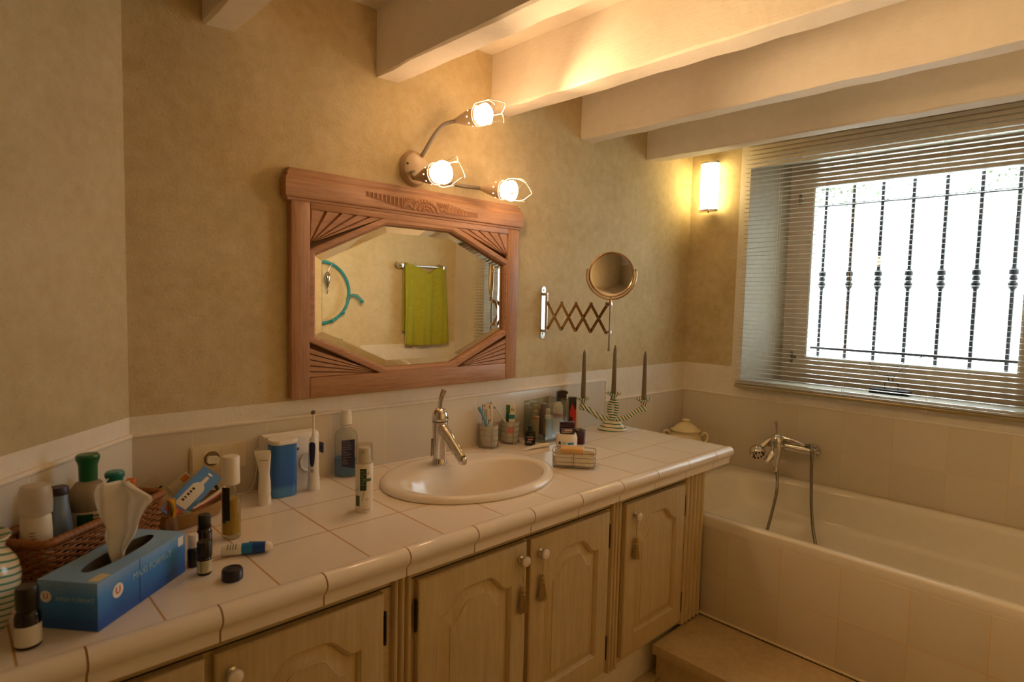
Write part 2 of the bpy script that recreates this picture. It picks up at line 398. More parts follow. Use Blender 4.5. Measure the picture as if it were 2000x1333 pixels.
# venetian blind
bx = XW-.034; by0, by1 = -.322, -1.805
bl = thing('venetian_blind', 'lowered white venetian blind with open slats over the barred window', 'blind', (bx, -1.06, .15))
oy = -1.06; oz = .15
m = MB(); m.rbox(-.016, .016, by1-oy, by0-oy, 1.400-oz, 1.43-oz, .003); obj('headrail', m, M_WHITE, bl)
M_SLAT = plain('blind_slat', '#bdb5a3', .2, 0, .03); m = MB(); rnd = random.Random(2); z = .188; i = 0
while z < 1.395:
    dz = rnd.uniform(-.0008, .0008); yl = by0-oy+rnd.uniform(-.003, .003); pf = []
    tw = 0.0; sag = .004 if i in (30, 31) else 0
    for y, dd in ((yl, -sag*2), (.55, 0), (by1-oy, 0)):
        pf.append([(x, y, z-oz+dz+dd+.0015*(1-(x/.0125)**2)+x*tw) for x in (-.0125, -.007, 0, .007, .0125)])
    th = [[(x, y, zz-.0004) for x, y, zz in l][::-1] for l in pf]
    m.loops([a+b for a, b in zip(pf, th)], cap0=True, cap1=True); z += .0217; i += 1
obj('slat_panel', m, M_SLAT, bl, smooth=50)
m = MB(); m.rbox(-.013, .013, by1-oy-.004, by0-oy+.004, .150-oz, .166-oz, .003); br = obj('bottom_rail', m, metal('brushed_rail', '#c2b48f', .35), bl)
m = MB(); m.rbox(-.0125, .0125, by1-oy, by0-oy, .169-oz, .176-oz, .002); obj('stacked_slats', m, M_SLAT, bl)
for y in (-.50, -.828, -1.152, -1.476, -1.74):
    m = MB()
    for x in (-.0135, .0135): m.tube([(x, y-oy, .16-oz), (x, y-oy, 1.40-oz)], .0006, 4)
    m.rbox(-.0135, .0135, y-oy-.006, y-oy+.006, .1455-oz, .1505-oz, .001); obj('ladder_cord', m, M_CREAM, bl)

# wire bird on the sill
bd = thing('wire_bird', 'small black wire bird on a block standing on the window sill', 'ornament', (XW+.15, -.965, .1785))
m = MB(); m.rbox(-.03, .03, -.085, .075, 0, .022, .003); obj('base', m, M_BLACK, bd)
Tb = lambda y, z: (0, y+.965, z-.1785)
m = MB()
body = [(-.842,.333),(-.862,.338),(-.872,.352),(-.895,.358),(-.912,.352),(-.923,.338),(-.96,.337),(-1.00,.325),(-1.05,.345),(-1.085,.361),(-1.05,.336),(-1.02,.305),(-.99,.275),(-.96,.262),(-.92,.268),(-.89,.292),(-.878,.318),(-.86,.33),(-.842,.333)]
m.tube(smooth([Tb(*p) for p in body], 4), .0011, 6)
m.tube(smooth([Tb(*p) for p in [(-.93,.31),(-.92,.295),(-.94,.283),(-.97,.29),(-1.0,.305),(-.975,.31)]], 5), .0009, 6)
m.tube(smooth([Tb(*p) for p in [(-1.02,.318),(-1.06,.35),(-1.10,.362)]], 5), .0009, 6)
obj('wire_outline', m, M_IRON, bd)
for a, b, c in ((-.955, -.962, -.948), (-.985, -.978, -1.0)):
    m = MB(); m.tube(smooth([Tb(a, .265), Tb(b, .24), Tb(c, .225), Tb(c, .199)], 5), .0018, 6); obj('leg', m, M_IRON, bd)

# ================================================================ bathtub
X0, X1, Y0, Y1 = 2.585, XW-.009, -.30, YB+.001
cx, cy = (X0+X1)/2, (Y0+Y1)/2; hx, hy = (X1-X0)/2, (Y0-Y1)/2
tub = thing('bathtub', 'white acrylic built-in bathtub under the window with tiled front', 'bathtub', (cx, cy, FL))
zt = -.262; N = 96
def loop(a, b, e, z, dx=0, dy=0): return [(x+dx, y+dy, z-FL) for x, y in sell(a, b, e, N)]
L = [loop(hx, hy, 30, zt-.04), loop(hx, hy, 30, zt-.008), loop(hx-.004, hy-.004, 28, zt-.002), loop(hx-.012, hy-.012, 24, zt),
     loop(hx-.040, hy-.055, 7, zt-.001), loop(hx-.050, hy-.066, 6.5, zt-.006), loop(hx-.056, hy-.074, 6.2, zt-.03),
     loop(hx-.063, hy-.09, 5.8, zt-.10), loop(hx-.070, hy-.105, 5.4, zt-.150), loop(hx-.076, hy-.118, 5, zt-.160),
     loop(hx-.084, hy-.135, 2.9, zt-.166), loop(hx-.092, hy-.150, 2.6, zt-.180), loop(hx-.11, hy-.19, 2.6, zt-.28), loop(hx-.14, hy-.26, 2.7, zt-.36),
     loop(hx-.19, hy-.38, 2.7, zt-.395), loop(hx-.26, hy-.5, 2.5, zt-.405), loop(.02, .05, 2, zt-.41)]
m = MB(); m.loops(L, cap1=True); obj('shell', m, M_ACRYL, tub, smooth=60)
m = MB(); m.rbox(X0-.002-cx, X0+.03-cx, Y1-cy, -.603-cy, -.66-FL, zt-.04-FL, .003)
pn = obj('front_panel', m, M_TPANEL, tub, loc=(0, 0, 0))
# object coordinates of the panel are local: shift the tile grid accordingly
M_TPANEL2 = tile('tiles_panel_local', 'YZ', (.2, .2), (-.11-cy, -.482-FL), '#e6dbc7', '#e0c592', .0028, .16)
pn.data.materials[0] = M_TPANEL2
m = MB(); m.tube([(X0-.004-cx, Y1-cy+.01, -.656-FL), (X0-.004-cx, -.605-cy, -.656-FL)], .005, 8); obj('sealant_bead', m, M_CREAM, tub)
m = MB(); m.rbox(2.72, XW-.009, -.299, -.009, FL, zt-.008, .004)
tag(obj('tiled_ledge', m, tile('ledge_tiles', 'XY', (.2, .2), (2.72, -.01), '#e4dac8', '#cdb98f', .003, .16)), 'low tiled ledge in the corner behind the bathtub end', 'ledge')
# stone step in front of the tub
st = thing('stone_step', 'beige stone step in front of the tiled bathtub panel', 'step', (2.42, -1.35, FL))
m = MB(); m.rbox(2.252-2.42, 2.579-2.42, -2.089+1.35, -.604+1.35, -.700-FL, -.662-FL, .004); obj('tread', m, M_STONE, st)
m = MB(); m.box(2.285-2.42, 2.579-2.42, -2.089+1.35, -.604+1.35, 0, -.700-FL); obj('riser', m, M_STONE, st, smooth=0)

# bath mixer, on the window wall
bm_ = thing('bath_mixer', 'chrome bath mixer tap with thin upright lever on the tiled wall above the tub', 'tap', (XW-.009, -.63, -.115))
m = MB(); m.tube([(-.075, -.115, .012), (-.075, .10, .012)], .0175, 20); obj('body', m, M_CHROME, bm_)
for y in (-.082, .072):
    m = MB(); m.lathe([(0, 0), (.032, 0), (.030, .012), (.018, .016)], 24, T=FR((0,1,0), (0,0,1), (0, y, .005)) @ RY(180))
    m.tube([(0, y, .005), (-.035, y, .008), (-.075, y, .012)], .0145, 14); obj('wall_flange', m, M_CHROME, bm_)
m = MB(); m.lathe([(0, -.085), (.014, -.085), (.016, -.06), (.024, -.035), (.026, .022), (.025, .028), (.029, .031), (.029, .045), (.025, .060), (.014, .071), (0, .074)], 24, T=TR(-.100, .052, 0)); obj('cartridge_housing', m, M_CHROME, bm_)
m = MB(); m.tube(smooth([(-.100, .052, .070), (-.100, .055, .10), (-.103, .060, .135)], 6), [.0065]*6+[.0078]*6+[.009], 10, flat=.6); obj('lever', m, M_CHROME, bm_)
m = MB(); m.tube(smooth([(-.10, .06, -.005), (-.118, .068, -.03), (-.145, .080, -.062)], 5), [.018, .018, .0175, .017, .0165, .016, .016, .0155, .015, .015, .015], 16); obj('spout', m, M_CHROME, bm_)
m = MB(); m.tube([(-.085, .075, .018), (-.085, .090, .026), (-.080, .095, .034)], .007, 10); obj('cradle', m, M_CHROME, bm_)
hs = thing('hand_shower', 'chrome hand shower resting on the bath mixer, its ribbed hose looping into the tub', 'hand shower', (XW-.09, -.6, -.08))
P0 = Vector((XW-.09, -.6, -.08)); q = lambda x, y, z: (x-P0.x, y-P0.y, z-P0.z)
m = MB(); m.tube(smooth([q(3.343, -.695, -.084), q(3.343, -.65, -.070), q(3.340, -.59, -.064), q(3.325, -.54, -.080), q(3.295, -.508, -.115)], 6), [.011]*8+[.012]*8+[.014]*9, 14)
obj('handle', m, M_CHROME, hs)
m = MB(); T = AX((-.45, -.62, -.72), q(3.272, -.500, -.135)) @ Matrix.Scale(1.15, 4) @ RZ(0)
m.lathe([(0, -.026), (.014, -.025), (.027, -.014), (.032, 0), (.033, .014), (.030, .02), (0, .021)], 24, T=T); hd = obj('shower_head', m, M_CHROME, hs)
m = MB()
for k in range(10): m.lathe([(0, .026), (.003, .024), (.0035, .02)], 8, T=T @ TR(.021*cos(k*.628), .021*sin(k*.628), 0))
obj('nozzles', m, M_BLACK, hd)
path = smooth([q(3.343, -.693, -.083), q(3.330, -.722, -.075), q(3.309, -.737, -.092), q(3.303, -.742, -.14), q(3.306, -.743, -.20), q(3.308, -.747, -.28), q(3.295, -.756, -.35), q(3.265, -.779, -.44), q(3.21, -.82, -.53), q(3.14, -.83, -.575),
               q(3.06, -.77, -.580), q(3.03, -.69, -.545), q(3.06, -.642, -.488), q(3.13, -.628, -.457), q(3.20, -.618, -.386), q(3.28, -.602, -.30), q(3.312, -.584, -.225), q(3.309, -.579, -.2)], 22)
m = MB(); m.tube(path, [.0075 if i % 2 else .0066 for i in range(len(path))], 8); obj('hose', m, M_CHROMED, hs, smooth=70)
m = MB(); m.lathe([(0, 0), (.011, 0), (.011, .02), (.009, .024), (0, .024)], 16, T=TR(*q(3.309, -.578, -.224))); obj('hose_nut', m, M_CHROME, hs)

# ================================================================ countertop, basin, tap
M_TTOP = tile('counter_tiles', 'XY', (.2, .2), (.683-1.45, -.2306+.31), '#f0e6da', '#b98f55', .0038, .13, .025)
ct = thing('countertop', 'long white tiled vanity countertop with rounded tile edge', 'countertop', (1.45, -.31, -.04))
bcx, bcy, ba, bb = 1.630, -.306, .298, .238
o = lambda a, b: (a-1.45, b+.31, .04)
fy = -.626
outer = [(.757+fy*.954-.008+.02, fy), (2.700, fy), (2.700, -.0085), (.757+.012, -.0085)]
hole = sell(ba-.03, bb-.03, 2, 64, bcx, bcy)
m = MB(); m.holed(outer, hole, o)
m.holed(outer, hole, lambda a, b: (a-1.45, b+.31, .0))
m.loops([[o(a, b) for a, b in outer], [(a-1.45, b+.31, 0) for a, b in outer]])
m.loops([[o(a, b) for a, b in hole], [(a-1.45, b+.31, 0) for a, b in hole]])
obj('tile_top', m, M_TTOP, ct, smooth=0)
M_TRIM = plain('edge_tile_glaze', '#efe5da', .08, 0, .02)
prof = [(-.6262, .0010), (-.632, .0025), (-.640, .0032), (-.648, .0020), (-.656, -.0035), (-.6605, -.011), (-.661, -.019), (-.6575, -.027), (-.651, -.034), (-.6455, -.041), (-.6435, -.049), (-.6440, -.056), (-.6440, -.063), (-.628, -.064)]
m = MB(); g = MB()
xs = []; x = .566-.2*3
while x < 2.66: xs.append(x); x += .2
x0 = .757+fy*.954+.0
segs = []
for a in xs:
    s0, s1 = max(a, x0-.02), min(a+.2, 2.700)
    if s1-s0 > .01: segs.append((s0+.0017, s1-.0017))
for s0, s1 in segs:
    m.loops([[(a-1.45, y+.31, z+.04) for y, z in prof] for a in (s0, s1)], closed=True, cap0=True, cap1=True)
obj('edge_trim', m, M_TRIM, ct, smooth=40)
g.loops([[(a-1.45, (y+.0016 if y < -.64 else y)+.31, z+.0388) for y, z in prof] for a in (x0, 2.698)], closed=True, cap0=True, cap1=True)
obj('grout_core', g, plain('grout', '#9a7644', .8), ct)
# basin
ws = thing('washbasin', 'oval white ceramic drop-in washbasin in the tiled countertop', 'washbasin', (bcx, bcy, 0))
def el(a, b, e, z, dy=0, back=None):
    pts = sell(a, b, e, 80); out = []
    for x, y in pts:
        if back is not None and y > 0: y = y*back
        out.append((x, y+dy, z))
    return out
L = [el(ba-.028, bb-.028, 2, -.01), el(ba-.004, bb-.004, 2, .0005), el(ba, bb, 2, .004), el(ba-.001, bb-.001, 2, .010), el(ba-.007, bb-.007, 2, .0165), el(ba-.016, bb-.016, 2, .019),
     el(ba-.026, bb-.028, 2.05, .0185, -.002, .95), el(ba-.042, bb-.044, 2.1, .0165, -.010, .74), el(ba-.046, bb-.048, 2.1, .0160, -.012, .665), el(ba-.049, bb-.052, 2.15, .0130, -.013, .645), el(ba-.052, bb-.057, 2.15, .004, -.015, .63), el(ba-.058, bb-.066, 2.2, -.014, -.018, .615),
     el(ba-.075, bb-.085, 2.2, -.055, -.024, .62), el(ba-.11, bb-.11, 2.1, -.10, -.024, .66), el(ba-.17, bb-.145, 2, -.13, -.022, .75), el(ba-.235, bb-.19, 2, -.142, -.02, .9), el(.022, .022, 2, -.146, -.02)]
m = MB(); m.loops(L); obj('bowl', m, M_CERAM, ws, smooth=60)
m = MB(); m.lathe([(0, .004), (.016, .004), (.021, .001), (.023, -.004), (.023, -.02), (0, -.02)], 24, T=TR(0, -.02, -.146)); obj('drain', m, M_CHROME, ws)
m = MB(); m.lathe([(0, .0015), (.010, .001), (.012, -.001), (.012, -.004), (0, -.004)], 20, T=TR(-.0, .096, -.035) @ RX(105)); obj('overflow', m, M_CHROME, ws)
# tap
tp = thing('basin_tap', 'chrome single-lever mixer tap with domed head and long angled spout on the washbasin', 'tap', (1.613, -.165, .0145))
m = MB(); m.lathe([(0, 0), (.027, 0), (.0275, .006), (.0225, .018), (.0225, .03), (.0245, .11), (.0258, .138), (.0258, .146), (0, .146)], 32); obj('body', m, M_CHROME, tp)
m = MB(); m.lathe([(0, .1485), (.0262, .1485), (.0275, .152), (.0275, .159), (.0255, .171), (.0205, .182), (.012, .1895), (0, .192)], 32); cap = obj('domed_head', m, M_CHROME, tp)
m = MB(); m.lathe([(.0235, .1455), (.0262, .1455), (.0262, .149), (.0235, .149)], 32); obj('gasket', m, M_BLACK, tp)
m = MB(); m.tube(smooth([(-.002, 0, .186), (-.001, -.001, .210), (.003, -.003, .230), (.010, -.007, .250)], 6), [.0085]*8+[.0092]*6+[.0105]*5, 12, flat=.7); obj('lever', m, M_CHROME, cap)
m = MB(); m.tube(smooth([(0, -.004, .128), (.0, -.03, .112), (.0, -.075, .077), (.0, -.118, .044)], 6), [.021]*5+[.0198]*5+[.018]*5+[.0158]*4, 18); sp_ = obj('spout', m, M_CHROME, tp)
m = MB(); m.lathe([(0, -.012), (.0125, -.011), (.0142, -.004), (.0142, .006), (.011, .012), (0, .013)], 20, T=TR(0, -.122, .038)); obj('aerator', m, M_CHROME, sp_)
m = MB(); m.tube([(-.024, .012, .03), (-.024, .012, .088)], .0028, 8); obj('plug_rod', m, M_CHROMED, tp)

# ================================================================ vanity cabinet
M_WOODC = wood('limed_wood', '#bca479', '#d3bf95', 'Z', 1, .5, 70, .2)
M_WOODH = wood('limed_wood_rail', '#bca479', '#d3bf95', 'X', 1, .5, 70, .2)
M_HINGE = plain('dark_hinge', '#2a2119', .45, .6)
cb = thing('vanity_cabinet', 'limed wooden vanity cabinet with arched panel doors and reeded posts under the countertop', 'cabinet', (1.45, -.3, FL))
def K(x, y, z): return (x-1.45, y+.3, z-FL)
def kb(m, x0, x1, y0, y1, z0, z1, r=.002): m.rbox(x0-1.45, x1-1.45, y0+.3, y1+.3, z0-FL, z1-FL, r, 1)
m = MB(); kb(m, .205, 2.574, -.600, -.580, -.655, -.0655)
kb(m, 2.556, 2.574, -.580, -.0095, -.655, -.043); obj('carcass', m, M_WOODH, cb)
m = MB(); kb(m, .30, 2.56, -.565, -.53, FL, -.656, .001); obj('plinth', m, M_WHITEP, cb)
m = MB(); kb(m, .205, 2.56, -.6015, -.600, -.0975, -.0945, .0005); obj('painted_gap_shadow', m, M_DARK, cb)  # dark strip standing in for the shadow line above the doors
def pilaster(x0, x1, n):
    m = MB(); P = [(x0, -.6005)]; wd = (x1-x0)/n
    for i in range(n):
        a = x0+wd*i
        P += [(a+wd*.07, -.6005), (a+wd*.14, -.609), (a+wd*.3, -.6135), (a+wd*.5, -.615), (a+wd*.7, -.6135), (a+wd*.86, -.609), (a+wd*.93, -.6005)]
    P.append((x1, -.6005))
    m.loops([[K(x, y, z) for x, y in P] for z in (-.655, -.0655)], closed=False)
    obj('reeded_post', m, M_WOODC, cb, smooth=30)
pilaster(1.150, 1.205, 3); pilaster(1.975, 2.028, 3); pilaster(2.432, 2.572, 5); pilaster(.32, .376, 3)
def door(x0, x1, z0, z1, knob, hinge):
    w, h = x1-x0, z1-z0; mx = .058; n = 28
    def outline(d):
        xl, xr = mx+d, w-mx-d; zb_ = .068+d; sh = h-.108-d*1.05; pk = h-.058-d; pts = []
        pts += [(xl, zb_)]; pts += [(xr, zb_)]; pts += [(xr, sh)]
        tot = (xr-xl); s = .07*tot
        pts.append((xr-s, sh))
        for i in range(1, n):
            t = i/n; x = xr-s-(tot-2*s)*t; u = 1-abs(2*t-1)
            pts.append((x, sh+(pk-sh)*(.72*(.5-.5*cos(pi*min(1, u*1.7)))+.28*(1-(1-u)**2))))
        pts.append((xl+s, sh)); pts.append((xl, sh)); return pts
    y0, yf = -.6018, -.622
    m = MB(); P = lambda a, b, y: K(x0+a, y, z0+b)
    ch = .007
    out0 = [(0, 0), (w, 0), (w, h), (0, h)]; out1 = [(ch, ch), (w-ch, ch), (w-ch, h-ch), (ch, h-ch)]
    m.loops([[P(a, b, y0) for a, b in out0], [P(a, b, yf+.005) for a, b in out0], [P(a, b, yf+.0015) for a, b in [(q[0]+(.003 if q[0] < .01 else -.003), q[1]+(.003 if q[1] < .01 else -.003)) for q in out0]], [P(a, b, yf) for a, b in out1]], cap0=True)
    o0 = outline(0); m.holed(out1, o0, lambda a, b: P(a, b, yf))
    m.loops([[P(a, b, yf) for a, b in o0], [P(a, b, yf+.003) for a, b in outline(.0015)], [P(a, b, yf+.0055) for a, b in outline(.005)], [P(a, b, yf+.0125) for a, b in outline(.008)]])
    o2 = outline(.008)
    d = obj('door', m, M_WOODC, cb, smooth=30)
    m = MB(); m.loops([[P(a, b, yf+.0123) for a, b in outline(.0082)], [P(a, b, yf+.0115) for a, b in outline(.011)], [P(a, b, yf+.0025) for a, b in outline(.036)], [P(a, b, yf+.0005) for a, b in outline(.037)]])
    o3 = outline(.037); tr = geometry.tessellate_polygon([[Vector((a, b, 0)) for a, b in o3]])
    m.add([P(a, b, yf+.0005) for a, b in o3], [tuple(t) for t in tr]); obj('raised_panel', m, M_WOODC, d, smooth=30)
    kz = -.140
    m = MB(); m.lathe([(0, 0), (.011, 0), (.0105, .004), (.006, .007), (.005, .014), (.009, .018), (.0145, .0195), (.0150, .0205)], 20, T=FR((1,0,0), (0,0,1), K(knob, yf, kz)))
    kn = obj('knob', m, M_CHROME, d)
    m = MB(); m.lathe([(.0143, .0203), (.0148, .023), (.013, .0265), (.008, .0285), (0, .029)], 20, T=FR((1,0,0), (0,0,1), K(knob, yf, kz)))
    obj('knob_cap', m, M_CERAM, d)
    for z in (z1-.085, z0+.07):
        m = MB(); m.tube([K(hinge, -.6145, z-.032), K(hinge, -.6145, z+.032)], .0042, 10)
        for zz in (-.032, .032): m.lathe([(0, -.006), (.003, -.004), (.0046, 0), (.003, .004), (0, .006)], 10, T=TR(*K(hinge, -.6145, z+zz*1.12)))
        obj('hinge', m, M_HINGE, d)
door(.389, .747, -.627, -.0985, .722, .384); door(.764, 1.123, -.627, -.0985, .792, 1.1285)
door(1.2175, 1.5775, -.627, -.0985, 1.551, 1.2120); door(1.594, 1.953, -.627, -.0985, 1.628, 1.9590); door(2.044, 2.413, -.627, -.0985, 2.082, 2.4190)
M_TASS = wood('tassel_thread', '#9a8052', '#c4a873', 'Z', 3, .9, 120, .5)
def tassel(x, label, drop=.065):
    t = thing('tassel', label, 'tassel', (x, -.6345, -.150), group='tassels on the cabinet knobs')
    m = MB()
    for s in (-1, 1): m.tube(smooth([(s*.004, .0, .012), (s*.0062, 0, .0), (s*.002, 0, -.03), (0, 0, -drop)], 4), .0009, 5)
    obj('cord_loop', m, M_TASS, t)
    m = MB(); m.lathe([(0, -drop+.004), (.006, -drop), (.009, -drop-.008), (.0065, -drop-.016), (.0085, -drop-.02)], 14); obj('knot', m, M_TASS, t)
    m = MB(); rnd = random.Random(int(x*100))
    for k in range(60):
        a = rnd.uniform(0, 6.28); r = sqrt(rnd.random()); 
        m.tube([(.006*r*cos(a), .006*r*sin(a), -drop-.017), (.009*r*cos(a), .0075*r*sin(a), -drop-.035), (.017*r*cos(a)+.002, .010*r*sin(a)-.0, -drop-.068-rnd.uniform(0, .006))], .0011, 4)
    obj('fringe', m, M_TASS, t)
tassel(1.551, 'beige tassel on the left knob of the cabinet pair below the washbasin'); tassel(1.628, 'beige tassel on the right knob of the cabinet pair below the washbasin', .055); tassel(2.082, 'beige tassel on the knob of the single cabinet door next to the bathtub')
# ================================================================ framed wall mirror
M_OAK = wood('oak_frame', '#936446', '#bd906a', 'X', 1.3, .5, 90, .35); M_OAKV = wood('oak_frame_upright', '#936446', '#bd906a', 'Z', 1.3, .5, 90, .35)
M_OAKD = plain('carved_recess', '#6b452b', .6, 0, .2)
fm = thing('framed_mirror', 'wide wall mirror with octagonal glass in a carved reddish wooden surround', 'mirror', (1.627, 0, .2565))
ox, oz = 1.627, .2565
V = lambda a, b, y: (a-ox, y, b-oz)
fx0, fx1, fz0, fz1 = 1.166, 2.089, .2565, .845
OCT = [(1.490, .8015), (1.757, .8035), (2.016, .699), (2.018, .451), (1.766, .3365), (1.494, .334), (1.2465, .4445), (1.2455, .6865)]
YF = -.030
def fb(m, x0, x1, z0, z1, y0=YF, y1=-.0005, r=.003): m.rbox(x0-ox, x1-ox, y0, y1, z0-oz, z1-oz, r, 2)
ix0, ix1, iz0, iz1 = 1.224, 2.032, .318, .822
for a, b in ((fx0, ix0), (ix1, fx1)):
    m = MB(); fb(m, a, b, fz0, fz1); obj('stile', m, M_OAKV, fm)
m = MB(); fb(m, ix0+.0005, ix1-.0005, fz0, iz0); obj('bottom_rail', m, M_OAK, fm)
m = MB(); fb(m, ix0+.0005, ix1-.0005, iz1, fz1+.002); obj('top_rail', m, M_OAK, fm)
# glass with a bevelled edge
def inset(P, d):
    n = len(P); out = []
    for i in range(n):
        a, b, c = Vector(P[i-1]), Vector(P[i]), Vector(P[(i+1) % n]); u, v = (b-a).normalized(), (c-b).normalized()
        nn = Vector((u.y, -u.x))+Vector((v.y, -v.x)); nn = nn.normalized(); k = d/max(.3, nn.dot(Vector((u.y, -u.x)))); q = b+nn*k; out.append((q.x, q.y))
    return out
t = NT('mirror_silver'); t.set(col('#f1efe8'), .006, 1.0); M_MIRROR = t.mat
pl = [(V(a, b, -.0143)) for a, b in inset(OCT, .022)]
m = MB(); m.loops([[V(a, b, -.011) for a, b in inset(OCT, -.006)], [V(a, b, -.0112) for a, b in OCT], pl], cap1=True)
obj('mirror_glass', m, M_MIRROR, fm, smooth=0)
# octagon moulding round the glass
m = MB(); m.loops([[V(a, b, y) for a, b in inset(OCT, d)] for d, y in ((-.026, -.012), (-.026, -.0265), (-.022, -.0285), (-.010, -.0275), (-.003, -.022), (0, -.0125))])
obj('octagon_moulding', m, M_OAK, fm, smooth=30)
# carved fans in the corners
O2 = inset(OCT, -.024)
def fan(cx, cz, p, q, hub, label=None):
    """triangle corner (cx,cz), other points p,q; rays fan out of hub"""
    tri = [(cx, cz), p, q]; m = MB()
    base = [V(a, b, -.014) for a, b in tri]; m.add(base, [(0, 1, 2)], 0)
    far = [x for x in tri if x != hub]
    # rays end on the two-sided polyline far from the hub
    ends = []; k = 5
    path = [far[0], far[1]] if hub != (cx, cz) else [p, q]
    a, b = Vector(path[0]), Vector(path[1])
    for i in range(k): ends.append((a.lerp(b, i/k), a.lerp(b, (i+1)/k)))
    h = Vector(hub)
    for u, v in ends:
        mid = (u+v)/2; g = h.lerp(mid, .06)
        u2, v2 = u.lerp(v, .13), u.lerp(v, .90); h2 = h.lerp((u+v)/2, .10)
        m.add([V(h.x, h.y, -.0195), V(u.x, u.y, -.0185), V(u2.x, u2.y, -.0268), V(v2.x, v2.y, -.0255), V(v.x, v.y, -.0185), V(h2.x, h2.y, -.0250)], [(0, 1, 2, 5), (5, 2, 3), (0, 5, 3, 4)], 0)
    obj('carved_fan', m, M_OAK, fm, smooth=0)
e = .002
fan(ix0, iz1, (ix0, O2[7][1]+.02), (O2[0][0]-.01, iz1), (ix0, O2[7][1]+.02)); fan(ix1, iz1, (O2[1][0]+.02, iz1), (ix1, O2[2][1]+.02), (ix1, O2[2][1]+.02))
fan(ix1, iz0, (ix1, O2[3][1]-.02), (O2[4][0]+.02, iz0), (O2[4][0]+.02, iz0)); fan(ix0, iz0, (O2[5][0]-.02, iz0), (ix0, O2[6][1]-.02), (O2[5][0]-.02, iz0))
m = MB(); m.box(ix0-ox, ix1-ox, -.0095, -.0005, iz0-oz, iz1-oz); obj('backing_board', m, M_OAKD, fm, smooth=0)
# cornice: rounded bottom profile, flat frieze, stepped top
def sweep(prof, x0, x1, ret=.028):
    # profile (y out of the wall, z) mitred back to the wall at both ends
    m = MB(); Ls = []
    for s, x in ((0, x0), (1, x1)):
        pass
    L0 = [(x0+ (.040+y), -.0005, z) for y, z in prof]; L1 = [(x0+(.040+y), y, z) for y, z in prof]; L2 = [(x1-(.040+y), y, z) for y, z in prof]; L3 = [(x1-(.040+y), -.0005, z) for y, z in prof]
    m.loops([[(x-ox, y, z-oz) for x, y, z in L] for L in (L0, L1, L2, L3)], closed=True); return m
pr = [(-.030, .842), (-.033, .844), (-.034, .850), (-.039, .853), (-.041, .858), (-.041, .902), (-.039, .909), (-.034, .914), (-.031, .916), (-.032, .922), (-.029, .9285), (-.0245, .9295), (-.024, .937), (-.002, .9375), (-.002, .842)]
obj('cornice', sweep(pr, 1.146, 2.101), M_OAK, fm, smooth=30)
# carving on the frieze
yc = -.0412
def strip(m, pts, w, y0, h):
    for a, b in zip(pts, pts[1:]):
        d = (Vector(b)-Vector(a)); n = Vector((-d.y, d.x)).normalized()*w
        m.add([V(a[0]-n.x, a[1]-n.y, y0), V(b[0]-n.x, b[1]-n.y, y0), V(b[0]+n.x, b[1]+n.y, y0), V(a[0]+n.x, a[1]+n.y, y0), V((a[0]*.95+b[0]*.05), a[1]*.95+b[1]*.05, y0-h), V(b[0]*.95+a[0]*.05, b[1]*.95+a[1]*.05, y0-h)],
              [(0, 1, 5, 4), (2, 3, 4, 5), (0, 4, 3), (1, 2, 5)], 0)
m = MB(); cxm = 1.632; zb_, zt_ = .861, .899
for s in (-1, 1):
    for i in range(9):
        x = cxm+s*(.098+.0155*i); k = i/8
        top = zt_-.004*(1-k) if s < 0 else zt_-.022*k; bot = zb_+.004+(.020*k if s < 0 else 0)
        strip(m, [(x, bot), (x, top)], .0055, yc, .0035)
    for i in range(5):
        strip(m, [(cxm+s*.094, zb_+.003), (cxm+s*(.045+.011*i), zt_-.002)], .004, yc, .003)
    for i in range(5):
        a = radians(20+28*i); m.lathe([(0, .0035), (.0045, .002), (.0065, 0)], 8, T=FR((1,0,0), (0,0,1), V(cxm+s*(.073)+.014*cos(a), zb_+.006+.011*sin(a), yc)))
for r, k, q in ((.009, 5, .0045), (.019, 9, .006), (.031, 12, .0075)):
    for i in range(k):
        a = pi*(i+.5)/k; m.lathe([(0, .004), (q*.6, .003), (q, 0)], 8, T=FR((1,0,0), (0,0,1), V(cxm+r*1.6*cos(a), zb_+.001+r*1.06*sin(a), yc)))
obj('carving', m, plain('carved_oak', '#a9784f', .55, 0, .15), fm, smooth=25)
m = MB(); 
m.add([V(1.402, .884, yc-.0004), V(1.402, .898, yc-.0004), V(1.862, .882, yc-.0004), V(1.865, .866, yc-.0004), V(1.73, zb_-.002, yc-.0004), V(1.535, zb_-.002, yc-.0004)], [(0, 1, 2, 3, 4, 5)])
obj('carved_ground', m, plain('carved_ground', '#8a5d3e', .6, 0, .15), fm, smooth=0)

# ================================================================ three-bulb wall light
M_BEIGE = plain('beige_lamp', '#c0a98a', .4, 0, .03); M_FLEX = plain('flexible_arm', '#8a7f72', .4, .3, .05)
M_BULB = emit('bulb_glow', '#ffcf9b', BULB); M_CAGE = plain('cage_wire', '#e9e2d4', .3, .3)
wl = thing('wall_light', 'beige wall light with three lit spot bulbs in wire cages on bendy arms', 'lamp', (1.605, -.0005, 1.005))
W = lambda x, y, z: (x-1.605, y+.0005, z-1.005)
m = MB(); m.lathe([(0, .032), (.035, .030), (.052, .022), (.060, .008), (.060, 0), (0, 0)], 32, T=FR((1,0,0), (0,0,1), (0, 0, 0)) @ Matrix.Diagonal((.92, 1, 1, 1))); obj('wall_plate', m, M_BEIGE, wl)
m = MB(); m.lathe([(0, .002), (.004, .0015), (.004, 0)], 10, T=FR((1,0,0), (0,0,1), (-.040, -.026, .01))); obj('plate_screw', m, M_BLACK, wl)
